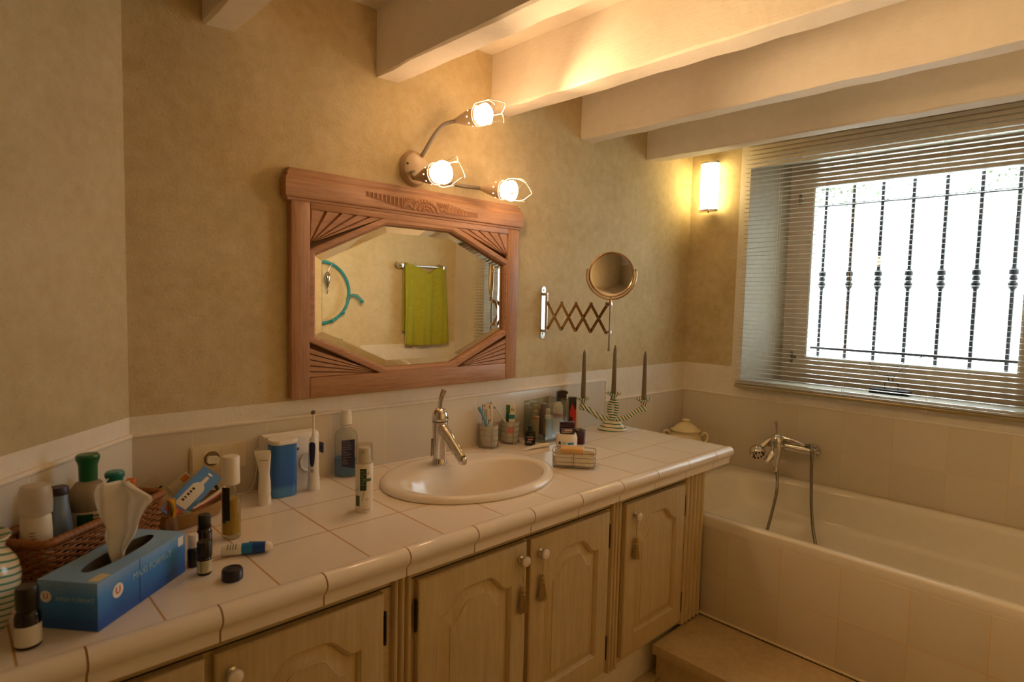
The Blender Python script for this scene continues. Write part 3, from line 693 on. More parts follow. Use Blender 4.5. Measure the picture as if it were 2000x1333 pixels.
def spot(path, ax, rot):
    p1 = Vector(path[-1]); a = Vector(ax).normalized()
    m = MB(); m.tube(smooth([W(*p) for p in path], 8), .0068, 10); obj('gooseneck_arm', m, M_FLEX, wl)
    T = AX(a, W(*p1)) @ RZ(rot)
    m = MB(); m.lathe([(0, -.004), (.0085, -.004), (.010, .004), (.020, .035), (.0275, .062), (.030, .080), (.0305, .098), (.029, .098), (.027, .062), (.012, .02)], 28, T=T)
    h = obj('lamp_socket', m, M_BEIGE, wl)
    m = MB()
    for k in range(8): m.lathe([(0, .0012), (.002, .0008), (.0022, 0)], 8, T=T @ RZ(k*45) @ TR(.0288, 0, .069) @ RY(82))
    obj('vent_hole', m, M_BULB2, h)
    m = MB(); m.lathe([(.0355, .130), (.0345, .1335), (.030, .1375), (.021, .141), (.010, .1428), (0, .1433)], 28, T=T); b_ = obj('bulb', m, M_BULB, wl)
    m = MB(); m.lathe([(.0265, .092), (.031, .108), (.0345, .122), (.0355, .1298)], 28, T=T); obj('bulb_side', m, M_BULBS, b_)
    m = MB()
    for k in range(3):
        pts = [(.033, 0, .09), (.043, 0, .105), (.0445, 0, .14), (.038, 0, .165), (.028, .014, .186), (.030, .024, .188), (.020, .03, .186), (-.019, .0385, .165), (-.0222, .0385, .14), (-.0215, .0372, .105), (-.0165, .0286, .09)]
        m.tube(smooth(pts, 4), .0014, 6, T=T @ RZ(120*k))
    m.tube([(.0335*cos(i*.2618), .0335*sin(i*.2618), .092) for i in range(24)], .0016, 6, closed=True, T=T); obj('wire_cage', m, M_CAGE, h)
M_BULBS = emit('bulb_side_glow', '#ffcf9b', BULB*1.1); M_BULB2 = emit('vent_glow', '#ffdca8', 6)
spot([(1.622, -.026, 1.048), (1.629, -.045, 1.075), (1.648, -.062, 1.118), (1.682, -.068, 1.158), (1.7317, -.070, 1.181)], (.032, -.138, .004), 10)
spot([(1.583, -.026, .985), (1.572, -.055, .982), (1.552, -.075, .966), (1.545, -.095, .955), (1.5445, -.112, .953)], (.010, -.14, .002), 50)
spot([(1.650, -.024, .985), (1.69, -.040, .976), (1.76, -.052, .968), (1.82, -.058, .968), (1.8564, -.066, .9695)], (.040, -.135, -.020), 80)

# frosted wall sconce by the window
sc = thing('wall_sconce', 'lit frosted cylinder wall sconce with chrome ends in the corner by the window', 'lamp', (XW-.0005, -.133, 1.055))
m = MB(); m.lathe([(.050, .008), (.050, .247)], 32, T=TR(-.050, 0, 0) @ Matrix.Diagonal((.62, 1, 1, 1))); obj('shade', m, emit('sconce_glow', '#ffe5a0', SCONCE), sc)
for z0, z1 in ((0, .009), (.246, .255)):
    m = MB(); m.prism([(x-.050, y) for x, y in sell(.034, .053, 2, 36)], z0, z1); obj('end_cap', m, M_CHROME, sc)
m = MB(); m.lathe([(0, -.008), (.005, -.006), (.006, 0)], 10, T=TR(-.05, 0, 0)); obj('finial', m, M_CHROME, sc)
m = MB(); m.rbox(-.018, -.0005, -.020, .020, .02, .235, .003); obj('back_bracket', m, M_CHROME, sc)

# ================================================================ extendable shaving mirror
sm = thing('shaving_mirror', 'round magnifying shaving mirror on a chrome scissor arm beside the framed mirror', 'mirror', (2.2655, 0, .41))
S = lambda x, y, z: (x-2.2655, y, z-.41)
M_BRASS = metal('satin_chrome', '#b79b78', .2)
m = MB(); m.prism(rrect(.0125, .11, .0124, 8), .0005, .004, T=FR((1,0,0), (0,0,1), S(2.2655, 0, .517))); obj('wall_plate', m, M_CHROME, sm)
m = MB(); m.tube([S(2.2655, -.022, .44), S(2.2655, -.022, .595)], .006, 12)
for z in (.44, .595): m.rbox(-.006, .006, -.026, -.004, z-.41-.006, z-.41+.006, .002)
obj('hinge_post', m, M_CHROME, sm)
for z in (.412+.016, .604+.008):
    m = MB(); m.lathe([(0, .002), (.0035, .0015), (.0045, 0)], 10, T=FR((1,0,0), (0,0,1), S(2.2655, -.004, z))); obj('screw', m, M_CHROMED, sm)
n = 4; ya, yb_ = -.03, -.338; zl, zh = .452, .560; st_ = (yb_-ya)/n
for i in range(n):
    for s in (0, 1):
        a = (ya+st_*i, zl if s == 0 else zh); b = (ya+st_*(i+1), zh if s == 0 else zl); dx = .0024*(1 if s == 0 else -1)
        d = Vector((0, b[0]-a[0], b[1]-a[1])); l = d.length; T = FR(d, (0, -d.z, d.y), S(2.2655+dx, (a[0]+b[0])/2, (a[1]+b[1])/2))
        m = MB(); m.prism(rrect(l/2+.006, .0062, .006, 5), -.001, .001, T=T); obj('scissor_link', m, M_BRASS, sm)
for i in range(n+1):
    for z in ((zl, zh) if True else ()):
        m = MB(); m.tube([S(2.2655-.005, ya+st_*i, z), S(2.2655+.005, ya+st_*i, z)], .0032, 8); obj('rivet', m, M_CHROME, sm)
for i in range(n):
    m = MB(); m.tube([S(2.2655-.005, ya+st_*(i+.5), (zl+zh)/2), S(2.2655+.005, ya+st_*(i+.5), (zl+zh)/2)], .0032, 8); obj('rivet', m, M_CHROME, sm)
ry = -.354
m = MB(); m.tube([S(2.2655, ry, .385), S(2.2655, ry, .592)], .0035, 10); m.lathe([(0, -.004), (.005, -.003), (.005, .005), (.0035, .007)], 10, T=TR(*S(2.2655, ry, .385))); obj('rod', m, M_CHROMED, sm)
for z in (zl, zh):
    m = MB(); m.rbox(-.005, .005, ry-.006, -.332, z-.41-.008, z-.41+.008, .002); obj('clamp', m, M_CHROME, sm)
# disc faces the camera side of the room
dc = Vector((2.262, -.356, .672)); nd = Vector((-.80, -.60, -.03)).normalized(); T = FR(Vector((0,0,1)).cross(nd), (0,0,1), S(*dc)); R = .081
assert (T.to_3x3() @ Vector((0,0,1))).dot(nd) > .9
m = MB(); m.lathe([(R-.003, .005), (R, .0065), (R+.0045, .003), (R+.0045, -.003), (R, -.0065), (R-.003, -.005)], 64, T=T); rim = obj('mirror_rim', m, M_BRASS, sm)
m = MB(); m.lathe([(0, .0045-R*R/(2*.36))]+[(R*k/20, .0045-(R*R-(R*k/20)**2)/(2*.36)) for k in range(1, 20)]+[(R-.002, .0045)], 64, T=T); obj('mirror_glass', m, M_MIRROR, sm, smooth=80)
m = MB(); m.lathe([(0, -.0055), (R-.002, -.0055)], 48, T=T); obj('back_plate', m, M_BRASS, sm)
m = MB(); yr = R+.011; m.tube([(yr*cos(a), yr*sin(a), 0) for a in [radians(168+204*i/40) for i in range(41)]], .0038, 8, T=T)
m.tube([(0, -yr, 0), (0, -yr-.02, 0)], .005, 10, T=T); obj('yoke', m, M_BRASS, sm)
for s in (168, 372):
    m = MB(); a = radians(s); m.lathe([(0, -.007), (.005, -.005), (.005, .005), (0, .007)], 10, T=T @ TR(yr*cos(a), yr*sin(a), 0)); obj('pivot_knob', m, M_CHROME, sm)

# ================================================================ things on the wall behind the camera (seen in the mirror)
yw = YB
rl = thing('towel_rail', 'chrome towel rail with round ends holding a lime towel, seen in the mirror', 'towel rail', (3.06, yw, .80))
m = MB(); m.tube([(-.19, .055, 0), (.19, .055, 0)], .007, 12); obj('rail_bar', m, M_CHROME, rl)
for x in (-.19, .19):
    m = MB(); m.lathe([(.024, .0005), (.026, .012), (.014, .025), (.012, .04), (.020, .050), (.022, .062), (.016, .074), (0, .078)], 20, T=FR((-1,0,0), (0,0,1), (x, 0, 0))); obj('bracket', m, M_CHROME, rl)
t = NT('lime_terry'); n1 = t.noise(t.coord(), 260, 3); sp = t.new('ShaderNodeSeparateXYZ'); t.link(t.coord(), sp.inputs[0])
t.set(t.ramp(n1, [(.3, col('#8c8a1c')), (.7, col('#c2bd3a'))]), .95); t.bump(n1, .8, .004)
m = MB(); rows = []; nx = 40
def tz(u): return .0 if u < .08 else (-.02*sin(pi*(u-.0)) - .045*math.exp(-((u-.60)/.16)**2))
path = []
for k in range(44):
    v = k/43; row = []
    for i in range(nx+1):
        u = i/nx; x = -.165+.39*u*(.94+.06*v)+.02*v*u
        fold = .012*sin(u*15+1.2)*min(1, v*2)+.010*sin(u*31+v*3)*v+.020*math.exp(-((u-.62+.1*v)/.07)**2)*(1-v)
        z = .012+tz(u)*max(0, 1-v*1.0) - .625*max(0, v-.05)*(1+.02*sin(u*3))
        y = .068+fold if v > .05 else .055+.014*v/.05
        row.append((x, y, z))
    rows.append(row)
m.loops(rows, closed=False); back = [[(x, .044-.006*sin(x*40), z*.93+.001) for x, y, z in r] for r in rows[2:-4]]
m2 = MB(); m2.loops(rows[::-1]+[[(x, .050, z+.006) for x, y, z in rows[0]]]+back, closed=False)
tw = tag(obj('towel', m2, t.mat, smooth=80, loc=(3.06, yw, .80)), 'lime green terry towel draped over the chrome rail, seen in the mirror', 'towel')
md = tw.modifiers.new('thick', 'SOLIDIFY'); md.thickness = .005; md.offset = 0
M_TURQ = plain('turquoise_paint', '#2f93a0', .35, 0, .05)
ck = thing('coat_rack', 'turquoise bentwood coat rack with a round hoop and hooks, seen in the mirror', 'coat rack', (2.262, yw, .30))
K_ = lambda x, y, z: (x-2.262, y, z-.30)
m = MB(); m.tube([(.205*cos(i*.1309), .035, .287+.205*sin(i*.1309)) for i in range(48)], .0105, 10, closed=True); obj('hoop', m, M_TURQ, ck)
m = MB(); m.tube([(0, .02, -.10), (0, .02, .70)], .014, 12); m.rbox(-.03, .03, .0005, .012, -.06, .02, .004); m.rbox(-.03, .03, .0005, .012, .58, .66, .004); obj('back_post', m, M_TURQ, ck)
for s in (-1, 1):
    m = MB(); m.tube(smooth([(s*.19, .035, .24), (s*.215, .045, .268), (s*.25, .06, .268), (s*.28, .075, .235)], 6), .010, 10); m.lathe([(0, -.014), (.011, -.009), (.014, 0), (.011, .009), (0, .014)], 12, T=TR(s*.282, .076, .23)); obj('coat_hook', m, M_TURQ, ck)
    m = MB(); m.add([(s*.02, .02, -.09), (s*.15, .02, -.06), (s*.16, .035, -.03), (s*.02, .035, -.02)], [(0, 1, 2, 3)]); m.tube([(s*.01, .03, -.03), (s*.15, .035, -.055)], .011, 8); obj('lower_hook', m, M_TURQ, ck)
    for a in (-42, -68):
        m = MB(); m.lathe([(0, -.013), (.010, -.008), (.013, 0), (.010, .008), (0, .013)], 12, T=TR(s*.205*cos(radians(a)), .052, .287+.205*sin(radians(a)))); obj('peg_knob', m, M_TURQ, ck)
pd = thing('pendant', 'small silvery pendant with a cross hanging on the turquoise coat rack, seen in the mirror', 'pendant', (2.300, yw+.052, .80-.16))
m = MB(); m.tube(smooth([(.055, .0, .15), (.03, 0, .135), (.01, 0, .10), (0, 0, .055)], 5), .0012, 5); obj('chain', m, M_CHROME, pd)
m = MB(); m.lathe([(0, -.055), (.006, -.05), (.014, -.02), (.021, .01), (.018, .035), (.007, .052), (0, .056)], 16, T=TR(0, 0, .03) ); obj('drop', m, M_CHROME, pd)
m = MB(); m.rbox(-.002, .002, -.002, .002, -.062, -.026, .0008); m.rbox(-.009, .009, -.002, .002, -.044, -.040, .0008); obj('cross', m, M_CHROMED, pd)
# ================================================================ small things on the counter
CAMX, CAMY = .4117, -1.762
def face(x, y): return atan2(CAMY-y, CAMX-x)          # turn so that local +x looks into the room
def lab(name, R, z0, z1, w, mat, parent, off=0, e=.0004, n=14):
    """printed label wrapped on a round body; w = half width in degrees"""
    m = MB(); m.lathe([(R+e, z0), (R+e, z1)], n, a0=radians(off-w), a1=radians(off+w)); return obj(name, m, mat, parent)
def lines(m, R, z0, dz, k, w, off=0, h=.0012, e=.0007, seed=1):
    r = random.Random(seed)
    for i in range(k):
        a = r.uniform(.55, 1)*w; m.lathe([(R+e, z0-dz*i), (R+e, z0-dz*i+h)], 8, a0=radians(off-w), a1=radians(off-w+2*a))
def cyl(prof, n=32, **k): m = MB(); m.lathe(prof, n, **k); return m
def pmat(name, h, r=.35): return plain(name, h, r, 0, .04)
B_DKBROWN = pmat('amber_glass_dark', '#2a130b', .12); B_BLUE = pmat('box_blue', '#2a78bd', .45)

# tissue box
bx0 = Vector((.5906, -.594)); du = Vector((.172, .149)).normalized(); ang = atan2(du.y, du.x); Lb, Wb, Hb = .228, .108, .083
tb = thing('tissue_box', 'blue cardboard tissue box with a white tissue standing out of its slot', 'tissue box', (bx0.x, bx0.y, .0004), ang)
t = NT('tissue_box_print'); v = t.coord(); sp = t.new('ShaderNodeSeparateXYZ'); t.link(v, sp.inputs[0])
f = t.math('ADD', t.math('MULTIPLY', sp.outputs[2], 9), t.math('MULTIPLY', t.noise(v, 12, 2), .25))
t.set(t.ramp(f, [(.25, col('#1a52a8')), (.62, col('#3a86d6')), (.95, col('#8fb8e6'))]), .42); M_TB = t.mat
m = MB(); slot = [(Lb*.52+a, Wb*.5+b) for a, b in sell(.085, .022, 2.2, 40)]
m.holed([(0, 0), (Lb, 0), (Lb, Wb), (0, Wb)], slot, lambda a, b: (a, b, Hb))
m.loops([[(a, b, z) for a, b in ((0, 0), (Lb, 0), (Lb, Wb), (0, Wb))] for z in (Hb, 0)], cap1=True)
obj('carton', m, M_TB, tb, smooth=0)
m = MB(); m.loops([[(a, b, z) for a, b in slot] for z in (Hb-.0002, Hb-.02)], cap1=True); obj('slot_shadow', m, pmat('slot_shade_paint', '#4a4136', .9), tb)  # shade inside the slot, put in as a dark brown pocket
fr = lambda x, z: FR((1,0,0), (0,0,1), (x, -.0004, z)); sd = lambda y, z: FR((0,-1,0), (0,0,1), (-.0004, y, z))
for T, s in ((fr(.045, .050), 1), (sd(Wb*.86, .055), .8)):
    m = MB(); m.lathe([(0, .0002), (.0125*s, .0002), (.0125*s, 0)], 28, T=T); lg = obj('round_logo', m, M_INKW, tb)
    text('logo_letter', 'U', .0175*s, T @ TR(0, 0, .0004), M_RED, lg, .0002)
text('front_lettering', 'MAXI FORMAT', .0172, fr(.133, .056) @ Matrix.Diagonal((.92, 1, 1, 1)), pmat('pale_blue_print', '#9cc3de'), tb)
text('side_lettering', 'MAXI FORMAT', .0105, sd(Wb*.37, .052), pmat('pale_blue_print_side', '#9cc3de'), tb)
m = MB(); m.box(.006, .034, .003, .022, Hb+.0002, Hb+.0006); obj('top_sticker', m, pmat('sticker', '#d9cfae'), tb)
m = MB(); m.add([(Lb-.022, -.0006, .060), (Lb-.006, -.0006, .060), (Lb-.006, -.0006, .078), (Lb-.022, -.0006, .078)], [(0, 1, 2, 3)]); obj('white_patch', m, M_INKW, tb, smooth=0)
m = MB(); m.box(.0985, .0992, -.0007, -.0002, 0, Hb-.0005); obj('seam', m, pmat('seam_blue', '#1b5691'), tb)
# the tissue: a folded sheet pulled up out of the slot, wider near its top
ts = MB(); rows = []; nz = 20; nx = 36
key = [(.055, -.036, .010), (.083, -.046, .014), (.115, -.036, .034), (.130, -.034, .040), (.145, -.046, .046), (.168, -.055, .058), (.190, -.057, .075), (.203, -.048, .050), (.218, -.026, .022)]
def kin(z):
    for a, b in zip(key, key[1:]):
        if z <= b[0]: q = (z-a[0])/(b[0]-a[0]); return a[1]+(b[1]-a[1])*q, a[2]+(b[2]-a[2])*q
    return key[-1][1:]
er = Vector((.7248, -.6886)); er = Vector((er.x*cos(-ang)-er.y*sin(-ang), er.x*sin(-ang)+er.y*cos(-ang))); en = Vector((-er.y, er.x))
for k in range(nz+1):
    z = .055+(.218-.055)*k/nz; a, b = kin(z); row = []
    for i in range(nx+1):
        u = i/nx; x = a+(b-a)*u; s = min(1, max(0, (z-.055)/.1))
        dd = (.012*sin(u*9.5+.6+z*6)+.006*sin(u*21+z*18))*(.55+.75*s)+.022*(abs(u-.42)-.25)*s
        k2 = .45+.55*min(1, max(0, (z-.075)/.035)); row.append((Lb*.52+er.x*x+en.x*dd-.001, Wb*.5+er.y*(x+.010*(1-k2))*k2+en.y*dd*k2, z+.004*sin(u*7)*s))
    rows.append(row)
ts.loops(rows, closed=False); o = obj('tissue', ts, M_PAPER, tb, smooth=70); o.modifiers.new('thick', 'SOLIDIFY').thickness = .0006

# wicker basket
M_WICK = wood('wicker_cane', '#6e3f1a', '#a8682f', 'X', 4, .45, 60, .4)
bd_ = Vector((.255, .205)).normalized(); bang = atan2(bd_.y, bd_.x); bc = Vector((.6275, -.262)); la, lb_ = .157, .059
wb = thing('wicker_basket', 'long brown wicker basket filled with toiletries behind the tissue box', 'basket', (bc.x, bc.y, .0005), bang)
HB = .104
def bout(z, d, n=112):
    k = .89+.11*(z/HB)**.8; P = rrect(la*k+.0, lb_*k, .016, 5); L = 0; seg = []
    for i in range(len(P)): a, b = Vector(P[i]), Vector(P[(i+1) % len(P)]); seg.append((a, b, (b-a).length)); L += (b-a).length
    out = []; 
    for j in range(n):
        t = L*j/n
        for a, b, l in seg:
            if t <= l: break
            t -= l
        q = a.lerp(b, min(1, t/l)); nn = Vector(((b-a).y, -(b-a).x)).normalized(); out.append((q.x+nn.x*d(j), q.y+nn.y*d(j), z))
    return out
m = MB(); z = .007; k = 0
while z < HB-.012:
    m.tube(bout(z, lambda j, k=k: .0024*(1 if ((j//2)+k) % 2 else -1)), .0022, 6, closed=True); z += .0062; k += 1
for j in range(0, 112, 4):
    m.tube([bout(zz, lambda j: 0)[j] for zz in (.003, .03, .06, HB-.004)], .0022, 6)
obj('weave', m, M_WICK, wb, smooth=60)
m = MB(); nn = 224
R0 = bout(HB-.004, lambda j: 0, nn); m.tube(R0, [.0078+.0009*(1 if i % 3 else -1) for i in range(nn)], 9, closed=True)
obj('rim', m, M_WICK, wb, smooth=60)
m = MB(); P = [(x*.985, y*.985) for x, y, z in bout(.004, lambda j: 0, 60)]; m.prism(P, .001, .006); obj('basket_base', m, M_WICK, wb)
# things standing in the basket (world positions)
def bt(x, y, name, label, cat): return thing(name, label, cat, (x, y, .0072), face(x, y))
b = bt(.5365, -.334, 'lotion_bottle', 'white frosted lotion bottle with domed clear cap in the left end of the basket', 'bottle')
obj('body', cyl([(0, 0), (.022, 0), (.0245, .004), (.0245, .06), (.025, .10), (.024, .128), (.021, .134), (0, .134)]), pmat('milky_white', '#e6dcc6', .3), b)
obj('cap', cyl([(.0215, .134), (.026, .136), (.0268, .155), (.026, .178), (.022, .190), (0, .192)]), thin('milky_cap', '#f2ece0', .06, .15, .5, '#e8dfcf'), b)
m = MB(); lines(m, .0251, .105, .006, 3, 16, -8, .002, seed=4); obj('label_print', m, pmat('grey_print', '#8d8578'), b)
b = bt(.5785, -.278, 'shower_gel_bottle', 'silvery blue waisted bottle with dark violet cap in the basket', 'bottle')
obj('body', cyl([(0, 0), (.022, 0), (.0245, .01), (.0245, .05), (.0235, .085), (.019, .115), (.0165, .135), (.016, .150), (0, .150)]), plain('silver_blue', '#7f93ad', .25, .5, .05), b)
obj('cap', cyl([(.016, .1505), (.0172, .151), (.0172, .162), (.0155, .165), (0, .165)]), pmat('violet_cap', '#2c2440'), b)
b = bt(.635, -.231, 'shampoo_bottle', 'round shampoo bottle with brown liquid and tall dark green cap in the basket', 'bottle')
obj('body', cyl([(0, 0), (.030, 0), (.034, .006), (.036, .05), (.0375, .10), (.0372, .118), (.0340, .138), (.024, .152), (.0165, .157), (0, .157)]), thin('shampoo_plastic', '#d9cdb8', .06, .1, .45, '#b9aa90'), b)
obj('liquid', cyl([(0, .003), (.029, .003), (.033, .008), (.035, .05), (.0363, .10), (.0362, .117), (0, .118)]), pmat('brown_shampoo', '#5b3f33', .2), b)
lab('label', .0374, .035, .098, 60, pmat('cream_label', '#d8cdb5'), b); lab('label_field', .0378, .06, .094, 22, pmat('green_field', '#1e5a3d'), b, -12)
m = MB(); lines(m, .0379, .088, .008, 3, 22, 30, .0025, seed=3); obj('label_print', m, M_PRINT, b)
m = MB(); m.lathe([(0, .1575), (.0168, .1575), (.0172, .163), (.0175, .190), (.0195, .197), (.0222, .203), (.0222, .209), (.019, .213), (0, .2145)], 32)
obj('cap', m, pmat('dark_green_cap', '#14633a', .3), b)
b = bt(.690, -.190, 'gel_bottle', 'small bottle with a teal cap in the basket, right of the green-capped shampoo', 'bottle')
obj('body', cyl([(0, 0), (.016, 0), (.017, .005), (.017, .10), (.0155, .122), (.013, .128), (0, .128)]), pmat('teal_bottle', '#3b6e6c', .3), b)
obj('cap', cyl([(.0135, .1282), (.0155, .129), (.0160, .140), (.0195, .146), (.0195, .153), (.016, .157), (0, .158)]), pmat('teal_cap', '#1a7d72', .3), b)
b = bt(.588, -.2395, 'dark_tube', 'slim dark green tube with an orange band behind the silvery bottle in the basket', 'tube')
obj('body', cyl([(0, 0), (.011, 0), (.012, .004), (.012, .118), (.010, .121), (0, .121)]), pmat('dark_green', '#26352d', .35), b); lab('band', .0121, .106, .112, 179, pmat('orange_band', '#b9562a'), b)
b = thing('medicine_box', 'orange and white medicine carton lying in the far end of the basket', 'box', (.722, -.178, .0075), bang+.5)
m = MB(); m.rbox(-.016, .016, -.009, .009, 0, .128, .001, 1); obj('carton', m, pmat('orange_carton', '#d26b28', .5), b)
m = MB(); m.box(-.013, .013, -.0096, -.009, .06, .10); obj('white_panel', m, M_INKW, b)

# striped jug at the very left
t = NT('green_striped_glaze'); v = t.coord(); sp = t.new('ShaderNodeSeparateXYZ'); t.link(v, sp.inputs[0])
an = t.math('ARCTAN2', sp.outputs[1], sp.outputs[0])
f = t.math('SINE', t.math('ADD', t.math('MULTIPLY', sp.outputs[2], 560), t.math('ADD', t.math('MULTIPLY', an, 8), t.math('MULTIPLY', t.noise(v, 9, 2), 3))))
t.set(t.ramp(f, [(.50, col('#e9e2cf')), (.62, col('#4f8f7c'))]), .15); M_STRIPEJ = t.mat
jg = thing('striped_jug', 'cream ceramic jug with thin green stripes at the left edge of the counter', 'jug', (.440, -.470, .0003), face(.44, -.47))
m = cyl([(0, 0), (.040, 0), (.042, .004), (.052, .03), (.062, .065), (.064, .09), (.060, .112), (.049, .130), (.042, .139), (.046, .150), (.052, .158), (.051, .161), (.047, .158), (.041, .150), (.037, .139), (.044, .128), (.056, .11), (.060, .09), (.058, .06), (.04, .008), (0, .006)], 48)
obj('body', m, M_STRIPEJ, jg, smooth=60)
m = MB(); m.tube(smooth([(-.044, 0, .135), (-.07, 0, .140), (-.094, 0, .105), (-.085, 0, .06), (-.058, 0, .045)], 6), .006, 10, flat=.7); obj('handle', m, M_STRIPEJ, jg)
# little bottles
def vial(x, y, R, z, capz, cap_h, capR, label, bodymat, capmat, name, lb=None, neck=True, cat='bottle'):
    b = thing(name, label, cat, (x, y, .0003), face(x, y))
    obj('body', cyl([(0, 0), (R*.9, 0), (R, .002), (R, capz*.82), (R*.85, capz*.93), (R*.6, capz), (0, capz)], 28), bodymat, b)
    obj('cap', cyl([(capR*.95, capz+.0005), (capR, capz+.002), (capR, capz+cap_h*.9), (capR*.9, capz+cap_h), (0, capz+cap_h)], 28), capmat, b)
    if lb: lab('label', R, lb[0], lb[1], lb[2], lb[3], b)
    return b
b = vial(.502, -.568, .0175, .1, .062, .036, .0155, 'small black bottle with white label between the striped jug and the tissue box', pmat('black_glass', '#14100d', .15), M_BLACK, 'dropper_bottle', (.006, .038, 80, pmat('white_label', '#d9d2be')))
b = vial(.789, -.480, .0135, 0, .038, .030, .0135, 'tiny black-capped vial with pale label next to the tissue box', B_DKBROWN, M_BLACK, 'essential_oil_bottle', (.006, .030, 85, pmat('pale_label', '#d6d0b4')))
m = MB(); lines(m, .0137, .026, .0045, 5, 34, 12, .0012, seed=6); obj('label_print', m, pmat('olive_print', '#7f8a52'), b); lab('label_stripe', .0138, .006, .030, 8, pmat('green_stripe', '#8aa25a'), b, -26)
b = vial(.815, -.395, .0150, 0, .067, .026, .0125, 'taller dark brown bottle with black cap behind the tiny labelled vial', B_DKBROWN, M_BLACK, 'brown_bottle')
lab('cap_ring', .0135, .064, .068, 179, M_BLACK, b)
b = vial(.783, -.428, .0115, 0, .040, .028, .0095, 'slim dark bottle with white cap half hidden behind the right end of the tissue box', pmat('navy_glass', '#1e1c2b', .15), M_WHITE, 'roll_on_bottle')
# screw cap lying on the counter
b = thing('screw_cap', 'dark blue ribbed screw cap lying alone on the tiles near the front edge', 'cap', (.8225, -.541, .0003), 0)
m = MB(); n = 60; L = []
for r, z, rib in ((.0175, 0, 0), (.0192, .002, 1), (.0192, .019, 1), (.0180, .0225, 0), (.0150, .0230, 0), (.0135, .0215, 0)):
    L.append([((r+(.0005 if (i % 2 and rib) else 0))*cos(2*pi*i/n), (r+(.0005 if (i % 2 and rib) else 0))*sin(2*pi*i/n), z) for i in range(n)])
m.loops(L, cap0=True, cap1=True); obj('cap_shell', m, pmat('navy_cap', '#1a1d38', .3), b, smooth=40)
# perfume oil bottle
b = thing('oil_bottle', 'tall glass bottle of yellow oil with frosted white cap', 'bottle', (.894, -.324, .0003), face(.894, -.324))
gl = cyl([(0, 0), (.0195, 0), (.0208, .002), (.0208, .118), (.0195, .126), (.016, .128)]); obj('glass', gl, M_GLASS, b)
obj('oil', cyl([(0, .011), (.0190, .011), (.0196, .014), (.0196, .094), (0, .094)]), pmat('yellow_oil', '#b79416', .15), b)
obj('cap', cyl([(0, .1285), (.0192, .1285), (.0195, .131), (.0190, .190), (.0172, .193), (0, .194)]), plain('frosted_cap', '#ebe3d2', .3, 0, .02), b)
lab('label', .0210, .047, .124, 26, pmat('black_label', '#191a15', .4), b, 34-68); lab('label_foot', .0210, .040, .047, 12, pmat('black_label_foot', '#191a15', .4), b, -48)
# lying stick
p, q = Vector((.842, -.418)), Vector((.936, -.464)); a = atan2((q-p).y, (q-p).x)
b = thing('glue_stick', 'lying teal and white roll-on stick with its tilted blue cap on the tiles', 'stick', (p.x, p.y, .0004), a)
TX = FR((0,1,0), (0,0,1), (0, 0, .0125))
obj('body', cyl([(0, 0), (.0112, 0), (.012, .002), (.012, .040), (0, .040)], T=TX), M_WHITE, b)
m = MB(); 
for i in range(4): m.lathe([(.0122, .012+.0055*i), (.0122, .0135+.0055*i)], 10, a0=radians(20), a1=radians(160), T=TX)
obj('label_print', m, M_PRINT, b)
obj('collar', cyl([(0, .0402), (.0122, .0402), (.0122, .062), (0, .062)], T=TX), pmat('teal_collar', '#1f74b8', .25), b)
obj('sleeve', cyl([(0, .0622), (.0124, .0622), (.0118, .088), (0, .088)], T=TX), pmat('blue_sleeve', '#1548a0', .25), b)
obj('tip', cyl([(0, .0882), (.0105, .0882), (.0105, .094), (.0075, .101), (0, .103)], T=TX), M_WHITE, b)
obj('tilted_cap', cyl([(0, .0), (.009, 0), (.0095, .002), (.0085, .034), (0, .036)], T=TR(.052, .020, .010) @ RZ(-8) @ RY(90)), pmat('blue_cap', '#1250b0', .25), b)
# gold topped perfume vial
b = vial(.776, -.300, .0115, 0, .070, .040, .0090, 'slender vial with a tall shiny gold cap by the right end of the wicker basket', thin('pinkish_glass', '#ead9cf', .08, .05, .25, '#c9ab98'), metal('gold_cap', '#e2b04a', .15), 'perfume_vial')
# woven oval dish of odds and ends
M_LEATH = plain('tan_leather', '#a47e4e', .7, 0, .12, .3, 120)
ds = thing('tan_dish', 'shallow oval tan dish of cards and pens in front of the wall socket', 'dish', (.860, -.135, .0004), .62)
m = MB(); m.loops([[(x, y, z) for x, y in sell(a_, b_, 2.4, 48)] for a_, b_, z in ((.082, .048, .001), (.090, .056, .012), (.100, .064, .036), (.101, .065, .040), (.098, .062, .0405), (.096, .060, .036), (.086, .052, .012), (.078, .045, .006))], cap0=True, cap1=True)
obj('dish_body', m, M_LEATH, ds, smooth=50)
bl_ = lambda name, label, cat, loc, T: (thing(name, label, cat, loc), T)
c0 = Vector((.862, -.145, .066))
X_ = Vector((.0985, .058, .058)).normalized()        # long direction of the card, rising to the right
Y_ = Vector((-.48, .40, .52)); TC = FR(X_, Y_)
cd = thing('blister_card', 'blue blister card with a white bottle picture leaning in the tan dish', 'card', (c0.x, c0.y, c0.z-.0455))
TC = TR(0, 0, .0455) @ TC
m = MB(); m.prism(rrect(.078, .0275, .004, 4), -.0008, .0008, T=TC); obj('card', m, pmat('card_blue', '#4a84c4', .5), cd)
m = MB(); P = [(-.045, -.016), (.020, -.016), (.030, -.011), (.034, -.005), (.058, -.004), (.058, .004), (.034, .005), (.030, .011), (.020, .016), (-.045, .016)]
m.prism(P, .0009, .0012, T=TC); pc = obj('bottle_picture', m, pmat('picture_white', '#d9d0bd', .5), cd)
m = MB(); m.lathe([(0, .0016), (.0065, .0016), (.0065, .0009)], 16, T=TC @ TR(.066, 0, 0) @ Matrix.Diagonal((.5, 1, 1, 1))); obj('hang_hole', m, M_INKW, cd)
m = MB()
